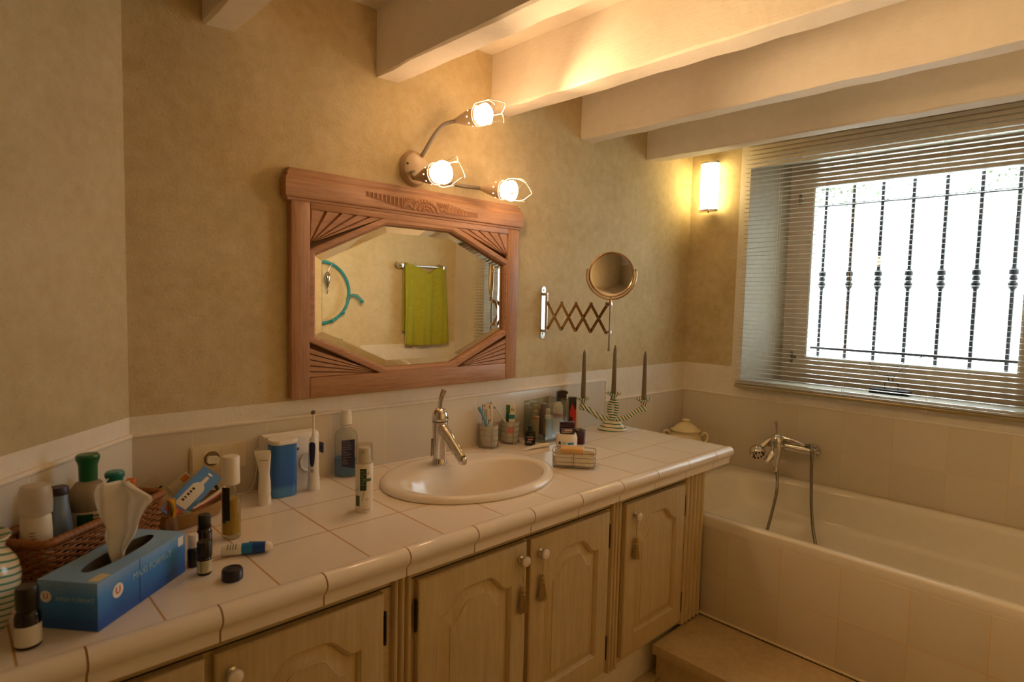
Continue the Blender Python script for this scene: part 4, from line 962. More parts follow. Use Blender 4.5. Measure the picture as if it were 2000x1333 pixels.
for i, wd in enumerate((.006, .004, .006, .005, .006)): m.prism([(-.030+.0095*i, .003), (-.030+.0095*i+wd, .003), (-.030+.0095*i+wd, .0095), (-.030+.0095*i, .0095)], .0012, .0015, T=TC)
obj('blurred_lettering', m, M_PRINT, pc)
m = MB(); m.prism([(-.072, -.024), (-.050, -.024), (-.050, .024), (-.072, .024)], .0009, .0012, T=TC); rp = obj('red_panel', m, pmat('card_red', '#a8301c', .5), cd)
m = MB(); m.lathe([(0, .0016), (.008, .0016), (.008, .0012)], 20, T=TC @ TR(-.061, .0, 0)); obj('orange_dot', m, pmat('card_orange', '#c76a25', .5), rp)
def slip(label, c, xd, yd, a, b, mat, name='paper_slip', cat='packet', extra=None):
    t = thing(name, label, cat, c); m = MB(); T = FR(xd, yd); m.prism([(-a, -b), (a, -b), (a, b), (-a, b)], -.0006, .0006, T=T); obj('sheet', m, mat, t, smooth=0)
    if extra:
        m = MB()
        for (x0, x1, y0, y1) in extra[0]: m.prism([(x0, y0), (x1, y0), (x1, y1), (x0, y1)], .0006, .0010, T=T)
        obj('print', m, extra[1], t, smooth=0)
M_SLIP = pmat('slip_paper', '#d8cdb4', .6)
slip('white paper packet leaning behind the basket end', (.795, -.085, .075), (.75, -.35, .62), (-.45, .2, .86), .024, .030, M_SLIP, extra=([(.004, .016, -.004, .0), (.0, .004, -.014, .004)], M_PRINT))
slip('cream sachet with an orange corner leaning in the tan dish behind the card', (.842, -.095, .070), (.80, .0, .60), (-.5, .25, .83), .040, .020, M_SLIP, extra=([(.018, .036, .002, .016)], pmat('orange_corner', '#c77434')))
slip('cream leaflet standing at the left end of the tan dish', (.800, -.135, .050), (.70, .1, .7), (-.6, .3, .74), .022, .026, M_SLIP)
pn_ = thing('toothpaste_sample', 'small white and red curved tube lying across the tan dish', 'tube', (.900, -.160, .044))
path = smooth([(-.050, -.030, -.002), (-.015, -.012, .004), (.02, .006, .014), (.045, .026, .024)], 6)
m = MB(); m.tube(path, [.004]*3+[.007]*5+[.008]*6+[.007]*3+[.004]*2, 12, flat=.55); obj('body', m, pmat('sample_white', '#ddd2c0', .4), pn_)
m = MB(); m.tube([(x+.0016, y-.0048, z-.001) for x, y, z in path], [.002]*3+[.0045]*5+[.0055]*6+[.0045]*3+[.002]*2, 10, flat=.5); obj('red_stripe', m, pmat('sample_red', '#a3282c', .4), pn_)
pz = thing('small_comb', 'dark slim case tucked at the right end of the tan dish', 'case', (.915, -.085, .040))
m = MB(); m.tube(smooth([(-.03, -.03, -.012), (0, 0, .012), (.022, .012, .014), (.028, -.004, -.004)], 6), .0045, 8); obj('case', m, pmat('dark_case', '#3a2c1e', .5), pz)
gb = thing('small_jar', 'small round pale green pot lid showing at the front of the tan dish', 'pot', (.834, -.192, .030))
m = MB(); m.lathe([(0, -.009), (.010, -.008), (.0125, -.003), (.012, .004), (.008, .008), (0, .009)], 20); obj('pot', m, pmat('pale_green_pot', '#8f9a78', .3), gb)

# double wall socket with plug
so = thing('wall_socket', 'cream double wall socket plate on the backsplash with a plug in it', 'socket', (.9665, -.0085, .080))
PX = FR((1,0,0), (0,0,1), (0, 0, .0345))
m = MB(); m.prism(rrect(.0725, .0365, .004, 5), 0, .008, T=PX); m.prism(rrect(.069, .033, .004, 5), .008, .0105, T=PX); obj('plate', m, M_CREAM, so, smooth=40)
m = MB(); m.prism(rrect(.0215, .0225, .002, 3), .0106, .0122, T=PX @ TR(-.020, 0, 0)); m.prism(rrect(.0215, .0225, .002, 3), .0106, .0122, T=PX @ TR(.026, 0, 0)); obj('insert', m, M_CREAM, so)
m = MB(); m.lathe([(0, .0124), (.0185, .0124), (.0195, .0135), (.0205, .0124)], 28, T=PX @ TR(-.020, 0, 0)); obj('socket_well', m, pmat('well_shadow', '#7d6a4a'), so)
pl_ = thing('power_plug', 'white two-pin plug and thin flex in the left wall socket', 'plug', (.9465, -.0085, .080))
PX = FR((1,0,0), (0,0,1), (0, 0, .0345))
m = MB(); m.prism(rrect(.0155, .0095, .006, 5), .0126, .026, T=PX @ TR(0, -.002, 0) @ RZ(-8)); obj('plug_body', m, M_WHITE, pl_)
m = MB(); m.tube(smooth([(.012, -.045, .030), (.030, -.055, .022), (.042, -.052, -.03), (.06, -.035, -.0765), (.105, -.012, -.070), (.122, -.006, -.02), (.118, -.005, .03), (.129, -.010, .046)], 8), .0017, 6); obj('flex', m, M_WHITE, pl_)

# oral irrigator
oi = thing('oral_irrigator', 'white oral irrigator with a tall translucent blue water tank', 'oral irrigator', (1.155, -.046, .0003))
q = lambda x, y: (x-1.155, y+.046)
m = MB(); P = [q(1.073, -.022), q(1.236, -.022), q(1.238, -.040), q(1.234, -.068), q(1.225, -.074), q(1.15, -.074), q(1.08, -.070), q(1.072, -.060)]
m.loops([[(x*k+dx, y*k2, z) for x, y in P] for k, k2, z, dx in ((1.04, 1.0, 0, 0), (1.02, 1.0, .03, 0), (1, 1, .06, 0), (1, 1, .150, 0), (.985, .95, .158, 0), (.96, .88, .162, 0))], cap0=True, cap1=True)
obj('housing', m, M_WHITE, oi, smooth=40)
m = MB(); P = rrect(.0365, .030, .022, 8); tx, ty = 1.109-1.155, -.100+.046
m.loops([[(x*k+tx, y*k+ty, z) for x, y in P] for k, z in ((.95, 0), (1, .003), (1, .149))], cap0=True, cap1=True)
t = NT('blue_tank'); sp = t.new('ShaderNodeSeparateXYZ'); t.link(t.coord(), sp.inputs[0])
t.set(t.ramp(t.math('ADD', t.math('MULTIPLY', sp.outputs[2], 6.4), t.math('MULTIPLY', t.noise(t.coord(), 30, 2), .05)), [(.17, col('#4a8ac4')), (.25, col('#2460ba')), (.95, col('#2f74bd'))]), .3)
obj('water_tank', m, t.mat, oi, smooth=40)
m = MB(); m.loops([[(x*k+tx, y*k+ty, z) for x, y in P] for k, z in ((1.01, .1495), (1.05, .152), (1.05, .158), (.98, .1615))], cap0=True, cap1=True); obj('tank_lid', m, M_WHITE, oi, smooth=40)
m = MB(); Td = FR((1,0,0), (0,0,1), (1.199-1.155, -.0746+.046, .076)); m.lathe([(.0, .003), (.018, .003), (.0245, .0035), (.027, .007), (.0295, .007), (.031, 0)], 36, T=Td); obj('pressure_dial', m, M_WHITE, oi)
m = MB(); m.lathe([(0, .0018), (.004, .0015), (.005, 0)], 16, T=FR((1,0,0), (0,0,1), (1.165-1.155, -.0746+.046, .118))); obj('power_button', m, M_GREY, oi)
m = MB(); m.rbox(1.236-1.155, 1.248-1.155, -.012, 0.004, .100, .112, .002); m.rbox(1.246-1.155, 1.252-1.155, -.018, .004, .090, .122, .002); obj('side_hook', m, pmat('navy_hook', '#1c2050'), oi)
eb = thing('electric_toothbrush', 'white electric toothbrush with navy grip standing in front of the oral irrigator', 'electric toothbrush', (1.196, -.112, .0003), face(1.196, -.112)-.25)
obj('handle', cyl([(0, 0), (.0185, 0), (.0195, .003), (.0185, .016), (.0172, .02), (.0165, .05), (.0158, .10), (.0150, .135), (.012, .150), (.008, .157), (0, .157)], T=Matrix.Diagonal((1, .92, 1, 1))), M_WHITE, eb)
m = MB(); L = []
for z, w in ((.072, 6), (.076, 18), (.085, 24), (.10, 28), (.12, 33), (.135, 34), (.141, 28), (.144, 10)): L.append([((.0165-(z-.05)*.012+.0012)*cos(radians(-w+2*w*i/10)), .94*(.0165-(z-.05)*.012+.0012)*sin(radians(-w+2*w*i/10)), z) for i in range(11)])
m.loops(L, closed=False); obj('grip', m, pmat('navy_grip', '#1d2154', .4), eb)
m = MB()
for z in (.056, .061): m.lathe([(.0170, z), (.0170, z+.0022)], 6, a0=-.25, a1=.25)
obj('marking', m, M_PRINT, eb)
obj('brush_neck', cyl([(.0055, .1572), (.0052, .162), (.0034, .175), (.003, .222), (0, .223)], 16), M_WHITE, eb)
m = MB(); m.lathe([(0, -.003), (.0062, -.003), (.0062, .003), (0, .003)], 16, T=TR(.003, 0, .229) @ RY(90)); m.lathe([(.0055, .003), (.005, .010), (0, .010)], 16, T=TR(.003, 0, .229) @ RY(90)); obj('brush_head', m, pmat('bristle_grey', '#6b6458'), eb)
# white squeeze tube
tu = thing('toothpaste_tube', 'white squeezed toothpaste tube standing on its cap left of the blue tank', 'tube', (1.040, -.146, .0003), -.45)
m = MB(); L = []
for z, a_, b_, dx in ((.026, .0155, .0155, 0), (.034, .0165, .016, 0), (.06, .0150, .011, .001), (.085, .0135, .008, .000), (.11, .0165, .006, -.001), (.135, .020, .0025, -.003), (.142, .0205, .0012, -.004), (.148, .0205, .001, -.005)):
    L.append([(x+dx, y+.5*dx, z+(.012*(-x) if z > .13 else 0)) for x, y in sell(a_, b_, 2, 28)])
m.loops(L, cap0=True, cap1=True); obj('body', m, M_WHITE, tu, smooth=50)
obj('cap', cyl([(0, 0), (.0165, 0), (.017, .002), (.0165, .025), (0, .025)]), M_WHITE, tu)
m = MB(); 
for z in (.121,): m.add([(-.012, -.0085 if z > .1 else -.0165, z), (.010, -.0085 if z > .1 else -.0165, z), (.010, -.0085 if z > .1 else -.0165, z+.002), (-.012, -.0085 if z > .1 else -.0165, z+.002)], [(0, 1, 2, 3)])
obj('faint_print', m, pmat('faint_print', '#a79d8d'), tu, smooth=0)
# mouthwash
mw = thing('mouthwash_bottle', 'clear mouthwash bottle with blue liquid in the bottom and white cap', 'bottle', (1.335, -.047, .0003), -pi/2-.65)
def flatl(prof, e=3): return [[(x, y, z) for x, y in sell(a_, b_, e, 40)] for a_, b_, z in prof]
m = MB(); m.loops(flatl([(.018, .028, 0), (.022, .034, .004), (.022, .035, .05), (.022, .035, .13), (.019, .031, .142), (.013, .018, .151), (.0125, .0125, .156), (.0125, .0125, .165)]), cap0=True)
obj('bottle', m, thin('clear_bottle', '#f2f4f2', .05, .03, .08, '#d6d2c6'), mw, smooth=50)
m = MB(); m.loops(flatl([(.017, .027, .003), (.0212, .0335, .006), (.0213, .0342, .05), (.0213, .0342, .060)]), cap0=True, cap1=True); obj('liquid', m, pmat('blue_mouthwash', '#0f7cc0', .08), mw, smooth=50)
m = MB(); m.add([(.0226, y, z) for y, z in ((-.010, .036), (.030, .030), (.030, .122), (-.010, .118))], [(0, 1, 2, 3)]); lbm = obj('label', m, pmat('navy_label', '#23264a', .4), mw, smooth=0)
m = MB(); r = random.Random(5)
for i in range(15):
    z = .116-.0052*i; w_ = r.uniform(.25, .9)
    m.add([(.0229, y, zz) for y, zz in ((-.008, z), (-.008+.034*w_, z), (-.008+.034*w_, z+.0016), (-.008, z+.0016))], [(0, 1, 2, 3)])
obj('label_print', m, pmat('label_grey_print', '#8b8a98'), lbm, smooth=0)
obj('cap', cyl([(.0150, .1655), (.0178, .166), (.0172, .185), (.0150, .208), (.0145, .211), (0, .212)]), M_WHITE, mw); obj('neck_ring', cyl([(.0125, .159), (.0165, .160), (.0165, .163), (.0125, .164)]), M_WHITE, mw)
# deodorant spray
sb = thing('spray_bottle', 'white and green pump spray bottle with clear cap on the tiles left of the washbasin', 'bottle', (1.220, -.359, .0003), face(1.22, -.359))
obj('body', cyl([(0, 0), (.021, 0), (.0228, .003), (.0228, .125), (.021, .129), (.019, .131), (0, .131)]), pmat('spray_white', '#e9e2d2', .3), sb)
obj('clear_cap', cyl([(.0222, .129), (.0228, .131), (.0222, .176), (.0210, .1795), (0, .180)]), thin('clear_cap', '#f5f1e9', .06, .08, .12, '#e2d8c6'), sb)
obj('pump_head', cyl([(.016, .1315), (.0165, .133), (.0155, .165), (.013, .170), (0, .171)]), M_WHITE, sb)
m = MB(); m.lathe([(0, .0015), (.002, .001), (.0025, 0)], 8, T=TR(.0157, -.004, .160) @ RY(90)); obj('nozzle', m, pmat('nozzle', '#8d7a5b'), sb)
g1 = pmat('dark_green_label', '#24402a', .4); lab('label', .0229, .060, .118, 21, g1, sb, -6); lab('label_lower', .0229, .018, .046, 17, pmat('mid_green_label', '#3c5a3d', .4), sb, -46); lab('label_band', .0231, .084, .092, 27, pmat('green_band', '#4c6440', .4), sb, 22)
m = MB(); lines(m, .0232, .110, .007, 6, 15, -6, .0016, seed=8); obj('label_print', m, pmat('sage_print', '#93a384'), sb)
T = FR((0,1,0), (0,0,1), (0, 0, 0))
def onc(name, s, size, R, a, z, mat, par): return text(name, s, size, RZ(a) @ FR((0,1,0), (0,0,1), (R, 0, z)), mat, par, .0001)
onc('lettering', 'A', .014, .0233, 26, .105, pmat('grey_letter', '#a59c8a'), sb); onc('lettering', 'ne.o.id', .007, .0232, 16, .009, pmat('violet_letter', '#5b3350'), sb)
m = MB(); m.tube([(.0233*cos(radians(2-14*t_)), .0233*sin(radians(2-14*t_)), .058-.026*t_**1.5) for t_ in [i/8 for i in range(9)]], .0006, 5); m.tube([(.0231*cos(radians(20+9*cos(a_))), .0231*sin(radians(20+9*cos(a_))), .036+.0026*sin(a_)) for a_ in [i*.524 for i in range(12)]], .0004, 5, closed=True); m.tube([(.0231*cos(radians(-48+9*cos(a_))), .0231*sin(radians(-48+9*cos(a_))), .062+.005*sin(a_)) for a_ in [i*.524 for i in range(12)]], .0004, 5, closed=True); obj('leaf_print', m, g1, sb)
# ================================================================ right-hand cluster
M_TFROST = M_FROST
def holder(x, y, label, tlabel, mark=False):
    h = thing('tumbler_holder', label, 'holder', (x, y, .0003), face(x, y), group='wire tumbler holders')
    m = MB(); R = .0365
    for z in (.010, .030, .051, .071): m.tube([(R*cos(i*.1745), R*sin(i*.1745), z) for i in range(36)], .0009, 5, closed=True)
    m.tube([((R+.001)*cos(i*.1745), (R+.001)*sin(i*.1745), .090) for i in range(36)], .0011, 5, closed=True)
    for k in range(4):
        a = .35+pi/2*k; c, s = cos(a), sin(a); m.tube([(R*c*.3, R*s*.3, .0075), (R*c*.9, R*s*.9, .007), (R*c, R*s, .010), ((R)*c, (R)*s, .090)], .0011, 5)
        m.lathe([(0, 0), (.0028, .001), (.0032, .0035), (.002, .007), (0, .0085)], 8, T=TR(R*c, R*s, 0))
    obj('wire_frame', m, M_STEEL, h)
    t = thing('tumbler', tlabel, 'tumbler', (x, y, .0090), face(x, y), group='frosted tumblers')
    obj('glass', cyl([(0, 0), (.029, 0), (.0325, .004), (.0345, .03), (.0350, .078), (.0342, .078), (.0335, .03), (.0315, .007), (0, .005)]), M_TFROST, t)
    if mark:
        m = MB()
        for k in range(11):
            a = 2*pi*k/11; ca, sa = .011*cos(a), .011*sin(a)
            for rr in (.35, .75, 1.05): m.lathe([(.0353, .048+sa*rr-.0022), (.0356, .048+sa*rr), (.0353, .048+sa*rr+.0022)], 4, a0=ca*rr/.035-.06+.08, a1=ca*rr/.035+.06+.08)
        obj('pink_blossom', m, pmat('pink_blossom', '#cf6f62', .6), t)
    return t
holder(1.933, -.050, 'wire holder of the left frosted tumbler next to the tap', 'left frosted tumbler, holding a blue toothbrush')
holder(2.048, -.048, 'wire holder of the tumbler with the pink blossom', 'frosted tumbler with a pink blossom print', True)
def brush(label, base, tip, hm, bm_, bristle_side, bl, r=.0042):
    b = Vector(base); t_ = Vector(tip); d = (t_-b); o = thing('toothbrush', label, 'toothbrush', tuple(b), group='toothbrushes in the tumblers')
    L = d.length; xx = (Vector((.7248, -.6886, 0))-d.normalized()*d.normalized().dot(Vector((.7248, -.6886, 0)))).normalized(); T = FR(xx, d.normalized().cross(xx)); m = MB(); m.tube(smooth([(0, 0, 0), (0, 0, L*.3), (.0012, 0, L*.6), (0, 0, L*.78), (0, 0, L)], 6), [r*.8]+[r]*11+[r*.75]*6+[r*.7]*3+[r*1.15]*3+[r*.9], 10, T=T); obj('handle', m, hm, o)
    if bristle_side:
        m = MB(); 
        for k in range(6):
            for j in (-1, 0, 1): m.tube([(.002, j*.0025, L*.84+L*.026*k), (.002+bristle_side*.011, j*.0028, L*.845+L*.026*k)], .0013, 5, T=T)
        obj('bristles', m, bm_, o)
    return o
brush('light blue toothbrush leaning to the left in the left tumbler', (1.945, -.068, .016), (1.897, -.032, .158), pmat('sky_blue', '#5fa6cf', .35), None, 0, 0, .0062)
brush('white toothbrush with blue-grey bristles leaning between the two tumblers', (2.066, -.068, .016), (1.965, -.024, .172), pmat('brush_white', '#d9d5cc', .35), pmat('blue_bristle', '#7d8fae', .6), -1, 1, .0045)
def tubebox(name, label, loc, rz, w, d, h, mats, decos):
    o = thing(name, label, 'toothpaste', loc, rz); m = MB(); L = []
    for z, dd in ((0, d), (h*.5, d*.8), (h*.92, d*.25), (h, d*.12)): L.append([(y, x, z) for x, y in sell(w, dd, 3, 24)])
    m.loops(L, cap0=True, cap1=True); obj('tube_body', m, mats, o, smooth=50)
    for k, (y0, y1, z0, z1, mt) in enumerate(decos):
        m = MB(); n = 6; e = .0008
        dd = lambda z: d*.8+(d-d*.8)*(1-z/(h*.5)) if z < h*.5 else d*.8-(d*.55)*(z-h*.5)/(h*.42)
        def X(y, z): q = max(.0, 1-min(1, abs(y/w))**3)**(1/3); return max(d*.15, dd(z))*q+e
        m.loops([[(X(y0+(y1-y0)*i/n, z), y0+(y1-y0)*i/n, z) for i in range(n+1)] for z in [z0+(z1-z0)*j/4 for j in range(5)]], closed=False); obj('print', m, mt, o)
    return o
M_TPW = pmat('tube_white', '#e6ded0', .35)
tubebox('toothpaste_tube', 'white toothpaste tube with red edge and dark marks standing in the left tumbler', (1.936, -.037, .0165), face(1.93, -.05), .0215, .010, .150, M_TPW,
        [(-.021, -.0185, .09, .148, pmat('red_edge', '#a5372c')), (-.014, -.010, .140, .146, M_PRINT), (.006, .009, .132, .145, M_PRINT), (-.015, -.001, .098, .130, pmat('grey_panel', '#b9b1a6')), (-.006, -.003, .085, .095, M_PRINT), (.003, .006, .075, .090, pmat('violet_print', '#7a4a6e')), (.008, .012, .085, .092, pmat('violet_print2', '#7a4a6e')), (.010, .012, .105, .13, pmat('gold_print', '#8d7645'))])
tubebox('toothpaste_tube', 'white, green and teal toothpaste tube standing in the pink blossom tumbler', (2.055, -.040, .0165), face(2.05, -.05), .0185, .010, .140, M_TPW,
        [(-.0178, -.002, .100, .134, pmat('leaf_green', '#3d6b35')), (-.0178, -.006, .066, .100, pmat('deep_green', '#1f4a35')), (-.008, .0178, .080, .096, pmat('teal_band', '#127a84')), (.003, .005, .110, .122, M_PRINT), (.007, .0085, .110, .125, M_PRINT), (.011, .0135, .110, .119, M_PRINT)])

# square glass vase with cosmetics
gx0, gy0, grot = 2.2235, -.0795, radians(8.6)
gb = thing('glass_box', 'square clear glass box with cosmetics inside beside the tumblers', 'glass box', (gx0, gy0, .0003), grot)
a_, b_, h_, w_ = .086, .054, .158, .0035
m = MB()
m.loops([[(sx*(a_-i), sy*(b_-i), z) for sx, sy in ((-1, -1), (1, -1), (1, 1), (-1, 1))] for i, z in ((0, 0), (0, h_), (w_, h_), (w_, .012))], cap0=True, cap1=True)
obj('glass_shell', m, M_GLASSG, gb, smooth=0)
m = MB(); 
for sx, sy in ((-1, -1), (1, -1), (1, 1), (-1, 1)): m.tube([(sx*(a_-.0012), sy*(b_-.0012), .002), (sx*(a_-.0012), sy*(b_-.0012), h_-.001)], .0011, 5)
m.tube([(sx*(a_-.0015), sy*(b_-.0015), h_) for sx, sy in ((-1, -1), (1, -1), (1, 1), (-1, 1))], .0012, 5, closed=True); obj('glass_edge', m, thin('glass_edge', '#b9c7b6', .25, .1, .25, '#9fae9a'), gb)
def inb(lx, ly): 
    c, s = cos(grot), sin(grot); return gx0+lx*c-ly*s, gy0+lx*s+ly*c
x, y = inb(-.062, .012); b = thing('serum_bottle', 'slim clear serum bottle with orange ring in the left corner of the glass box', 'bottle', (x, y, .0128), face(x, y))
obj('body', cyl([(0, 0), (.0145, 0), (.0155, .003), (.0155, .084), (.0140, .088), (0, .088)], 24), pmat('serum_body', '#b39d84', .15), b); lab('ring', .0157, .079, .083, 179, pmat('orange_ring', '#c4522c'), b)
obj('pump', cyl([(.0085, .0885), (.0105, .089), (.0105, .106), (.0075, .110), (.0035, .112), (.003, .124), (0, .125)], 20), thin('clear_pump', '#efe8dc', .1, .1, .35, '#cdbfa8'), b)
x, y = inb(-.022, -.022); b = thing('pump_bottle', 'green cosmetic bottle with white pump and orange label in the glass box', 'bottle', (x, y, .0128), face(x, y))
obj('body', cyl([(0, 0), (.016, 0), (.0185, .003), (.0185, .068), (.016, .074), (0, .074)], 24), pmat('bottle_green', '#4b6a57', .15), b)
lab('label', .0187, .014, .064, 22, pmat('orange_label', '#b77733'), b, -52); lab('label_green', .0187, .010, .066, 26, pmat('green_label', '#35624b'), b, 4)
obj('pump', cyl([(.0125, .0745), (.0130, .076), (.0130, .090), (.0085, .092), (.0085, .112), (.0075, .116), (0, .117)], 20), M_WHITE, b)
x, y = inb(.045, -.026); b = thing('roll_on_deodorant', 'white roll-on deodorant with pinkish red band at the right of the glass box', 'deodorant', (x, y, .0128), face(x, y))
obj('body', cyl([(0, 0), (.019, 0), (.0205, .004), (.0195, .05), (.0205, .072), (0, .072)], 24), pmat('pinkish_body', '#cdbdb0', .3), b); obj('band', cyl([(.0206, .0722), (.0210, .073), (.0210, .089), (.0206, .090), (0, .090)], 24), pmat('dusky_red', '#a8524c', .3), b)
obj('cap', cyl([(.0205, .0902), (.0208, .092), (.0200, .112), (.0170, .128), (.0100, .136), (0, .138)], 24), M_WHITE, b)
x, y = inb(.015, .026); b = thing('violet_bottle', 'dusky violet bottle behind the pump bottle in the glass box', 'bottle', (x, y, .0128), face(x, y))
obj('body', cyl([(0, 0), (.018, 0), (.019, .003), (.019, .098), (.014, .108), (0, .108)], 24), pmat('violet_glass', '#6b5866', .2), b); obj('cap', cyl([(.0125, .1082), (.0130, .109), (.0130, .127), (0, .129)], 20), pmat('mauve_cap', '#7c6478', .3), b)
x, y = inb(-.032, .030); b = thing('amber_bottle', 'olive amber bottle at the back of the glass box', 'bottle', (x, y, .0128), face(x, y))
obj('body', cyl([(0, 0), (.013, 0), (.014, .003), (.014, .085), (.009, .093), (0, .093)], 20), pmat('dark_olive', '#4c4028', .2), b); obj('cap', cyl([(.0095, .0932), (.0105, .094), (.0105, .125), (0, .126)], 20), pmat('olive_cap', '#8d7c3c', .3), b)

b = thing('black_carton', 'tall black carton with open flap standing behind the right end of the glass box', 'box', (2.352, -.044, .0003), radians(-38))
m = MB(); m.rbox(-.020, .020, -.014, .014, 0, .168, .001, 1); obj('carton', m, pmat('black_carton', '#211c1b', .35), b)
m = MB(); m.prism([(-.020, .168), (.020, .168), (.026, .172), (.025, .180), (.010, .184), (-.006, .183), (-.020, .178)], -.0135, .0135, T=FR((1,0,0), (0,0,1), (0, 0, .0005))); obj('top_flap', m, pmat('flap_black', '#2b2423', .35), b)
m = MB(); m.lathe([(.0030, .0003), (.0042, .0006), (.0048, .0003)], 16, T=FR((1,0,0), (0,0,1), (.002, -.0142, .148))); obj('gold_emblem', m, pmat('gold_emblem', '#8e7a3c'), b)
b = thing('red_black_carton', 'narrow tall carton in black and bright red right of the glass box', 'box', (2.405, -.060, .0003), radians(-40))
m = MB(); m.rbox(-.0165, .0165, -.012, .012, 0, .128, .001, 1); obj('carton', m, pmat('bright_red', '#c01f1c', .4), b)
m = MB(); m.rbox(-.0168, .0168, -.0123, .0123, .1282, .152, .001, 1); obj('black_top', m, pmat('black_top', '#241d1f', .35), b)
m = MB(); m.prism([(-.0165, .128), (.0165, .128), (.0165, .100), (.008, .100), (.008, .110), (-.004, .126), (-.008, .096), (-.012, .096), (-.012, .066), (.002, .066), (.002, .052), (-.0165, .052)], .0122, .0127, T=FR((1,0,0), (0,0,1))); obj('black_pattern', m, M_BLACK, b, smooth=0)
b = thing('cream_bottle', 'slim cream bottle standing beside the red and black carton', 'bottle', (2.445, -.050, .0003), face(2.445, -.05))
obj('body', cyl([(0, 0), (.0100, 0), (.0112, .002), (.0112, .090), (.0095, .100), (.006, .104), (0, .104)], 20), pmat('cream_body', '#d9cda9', .3), b); obj('cap', cyl([(.0065, .1042), (.0075, .105), (.0070, .132), (.005, .136), (0, .137)], 16), M_CREAM, b)
m = MB(); lines(m, .0113, .074, .012, 4, 40, -10, .0012, seed=9); obj('label_print', m, M_PRINT, b)
# jars
b = thing('cream_jar', 'round white cream jar with a blue dot under the square dark jar', 'jar', (2.169, -.239, .0003), face(2.169, -.239))
obj('jar', cyl([(0, 0), (.034, 0), (.039, .004), (.0415, .012), (.0415, .043), (.0400, .048), (.0385, .050), (.0375, .057), (.036, .058), (0, .058)], 40), pmat('jar_white', '#ece4d3', .25), b)
D = FR((0,1,0), (0,0,1))
lab('dark_blue_dot', .0416, .0195, .0305, 7.6, pmat('navy_dot', '#1d2140'), b, -38)
m = MB()
for k, (a0, z0, z1) in enumerate(((-18, .018, .032), (-11, .020, .028), (-4, .018, .030))):
    m.tube([(.0418*cos(radians(a0+5*cos(t_))), .0418*sin(radians(a0+5*cos(t_))), (z0+z1)/2+(z1-z0)/2*sin(t_)) for t_ in [i*.45 for i in range(13)]], .0007, 5)
obj('cyan_script', m, pmat('cyan_script', '#5fa5b3'), b); lab('blue_swoosh', .0416, .020, .0285, 17, pmat('sky_swoosh', '#4a90c0'), b, 24)
b = thing('square_jar', 'square dark violet glass jar stacked on the white cream jar', 'jar', (2.169, -.239, .0590), face(2.169, -.239)+.06)
m = MB(); m.rbox(-.026, .026, -.0285, .0285, 0, .0265, .003); obj('base_glass', m, pmat('dark_violet', '#251423', .12), b); m = MB(); m.rbox(-.0265, .0265, -.029, .029, .0275, .0450, .003); obj('lid', m, pmat('violet_lid', '#3a2033', .12), b)
m = MB(); m.add([(.0268, y_, z_) for y_, z_ in ((-.0235, .004), (.0215, .004), (.0215, .0235), (-.0235, .0235))], [(0, 1, 2, 3)]); obj('label', m, pmat('mauve_label', '#6b5d6b', .4), b, smooth=0)
m = MB(); m.add([(.0271, y_, z_) for y_, z_ in ((-.010, .012), (.018, .012), (.018, .018), (-.010, .018))], [(0, 1, 2, 3)])
m.add([(.0271, y_, z_) for y_, z_ in ((-.02, .006), (.012, .006), (.012, .0082), (-.02, .0082))], [(0, 1, 2, 3)]); obj('label_strip', m, pmat('cream_strip', '#d8c3ac'), b, smooth=0)
b = thing('red_jar', 'small dark red round jar half behind the white cream jar', 'jar', (2.262, -.225, .0003), face(2.262, -.225))
obj('jar', cyl([(0, 0), (.0225, 0), (.024, .003), (.024, .028), (0, .028)], 28), pmat('dark_red_glass', '#4a0f14', .12), b); obj('lid', cyl([(.0235, .0285), (.0243, .030), (.0240, .054), (.022, .0565), (0, .0568)], 28), pmat('plum_lid', '#40202a', .12), b)
b = thing('black_bottle', 'small square black bottle with white lettering in front of the glass box', 'bottle', (2.086, -.122, .0003), face(2.086, -.122))
m = MB(); m.rbox(-.015, .015, -.0205, .0205, 0, .053, .003); obj('body', m, pmat('black_bottle', '#1b1a16', .15), b); obj('cap', cyl([(.009, .0535), (.0100, .0545), (.0100, .074), (.009, .0765), (0, .077)], 20), pmat('black_cap', '#181b17', .3), b)
m = MB(); r = random.Random(3)
for z in (.034, .016, .011): m.add([(.0153, y_, z_) for y_, z_ in ((-.012, z), (.014 if z > .03 else .006, z), (.014 if z > .03 else .006, z+.0028), (-.012, z+.0028))], [(0, 1, 2, 3)])
m.lathe([(0, .0155), (.0018, .0155)], 10, T=TR(0, .004, .0455) @ RY(90) @ TR(0, 0, 0)); obj('white_lettering', m, pmat('grey_white', '#a29c90'), b, smooth=0)
m = MB(); m.add([(.0153, y_, z_) for y_, z_ in ((-.008, .0225), (.012, .0225), (.012, .0285), (-.008, .0285))], [(0, 1, 2, 3)]); obj('red_band', m, pmat('red_white_band', '#b77a6a'), b, smooth=0)
b = thing('cream_tube', 'small rolled-up white cream tube lying in front of the black bottle', 'tube', (2.066, -.176, .0003), atan2(-.024, .120))
m = MB(); L = []
for x_, w2, h2 in ((-.062, .009, .0006), (-.045, .010, .0018), (-.02, .0105, .0055), (0, .010, .0075), (.018, .0092, .0085), (.028, .0075, .0080)): L.append([(x_, y_, z_+h2+.0006) for y_, z_ in sell(w2, h2, 2, 20)])
m.loops(L, cap0=True, cap1=True); obj('body', m, M_WHITE, b, smooth=50); m = MB(); m.lathe([(0, 0), (.0072, 0), (.0080, .003), (.0080, .030), (0, .031)], 20, T=TR(.0285, 0, .0086) @ RY(90)); obj('cap', m, M_WHITE, b)

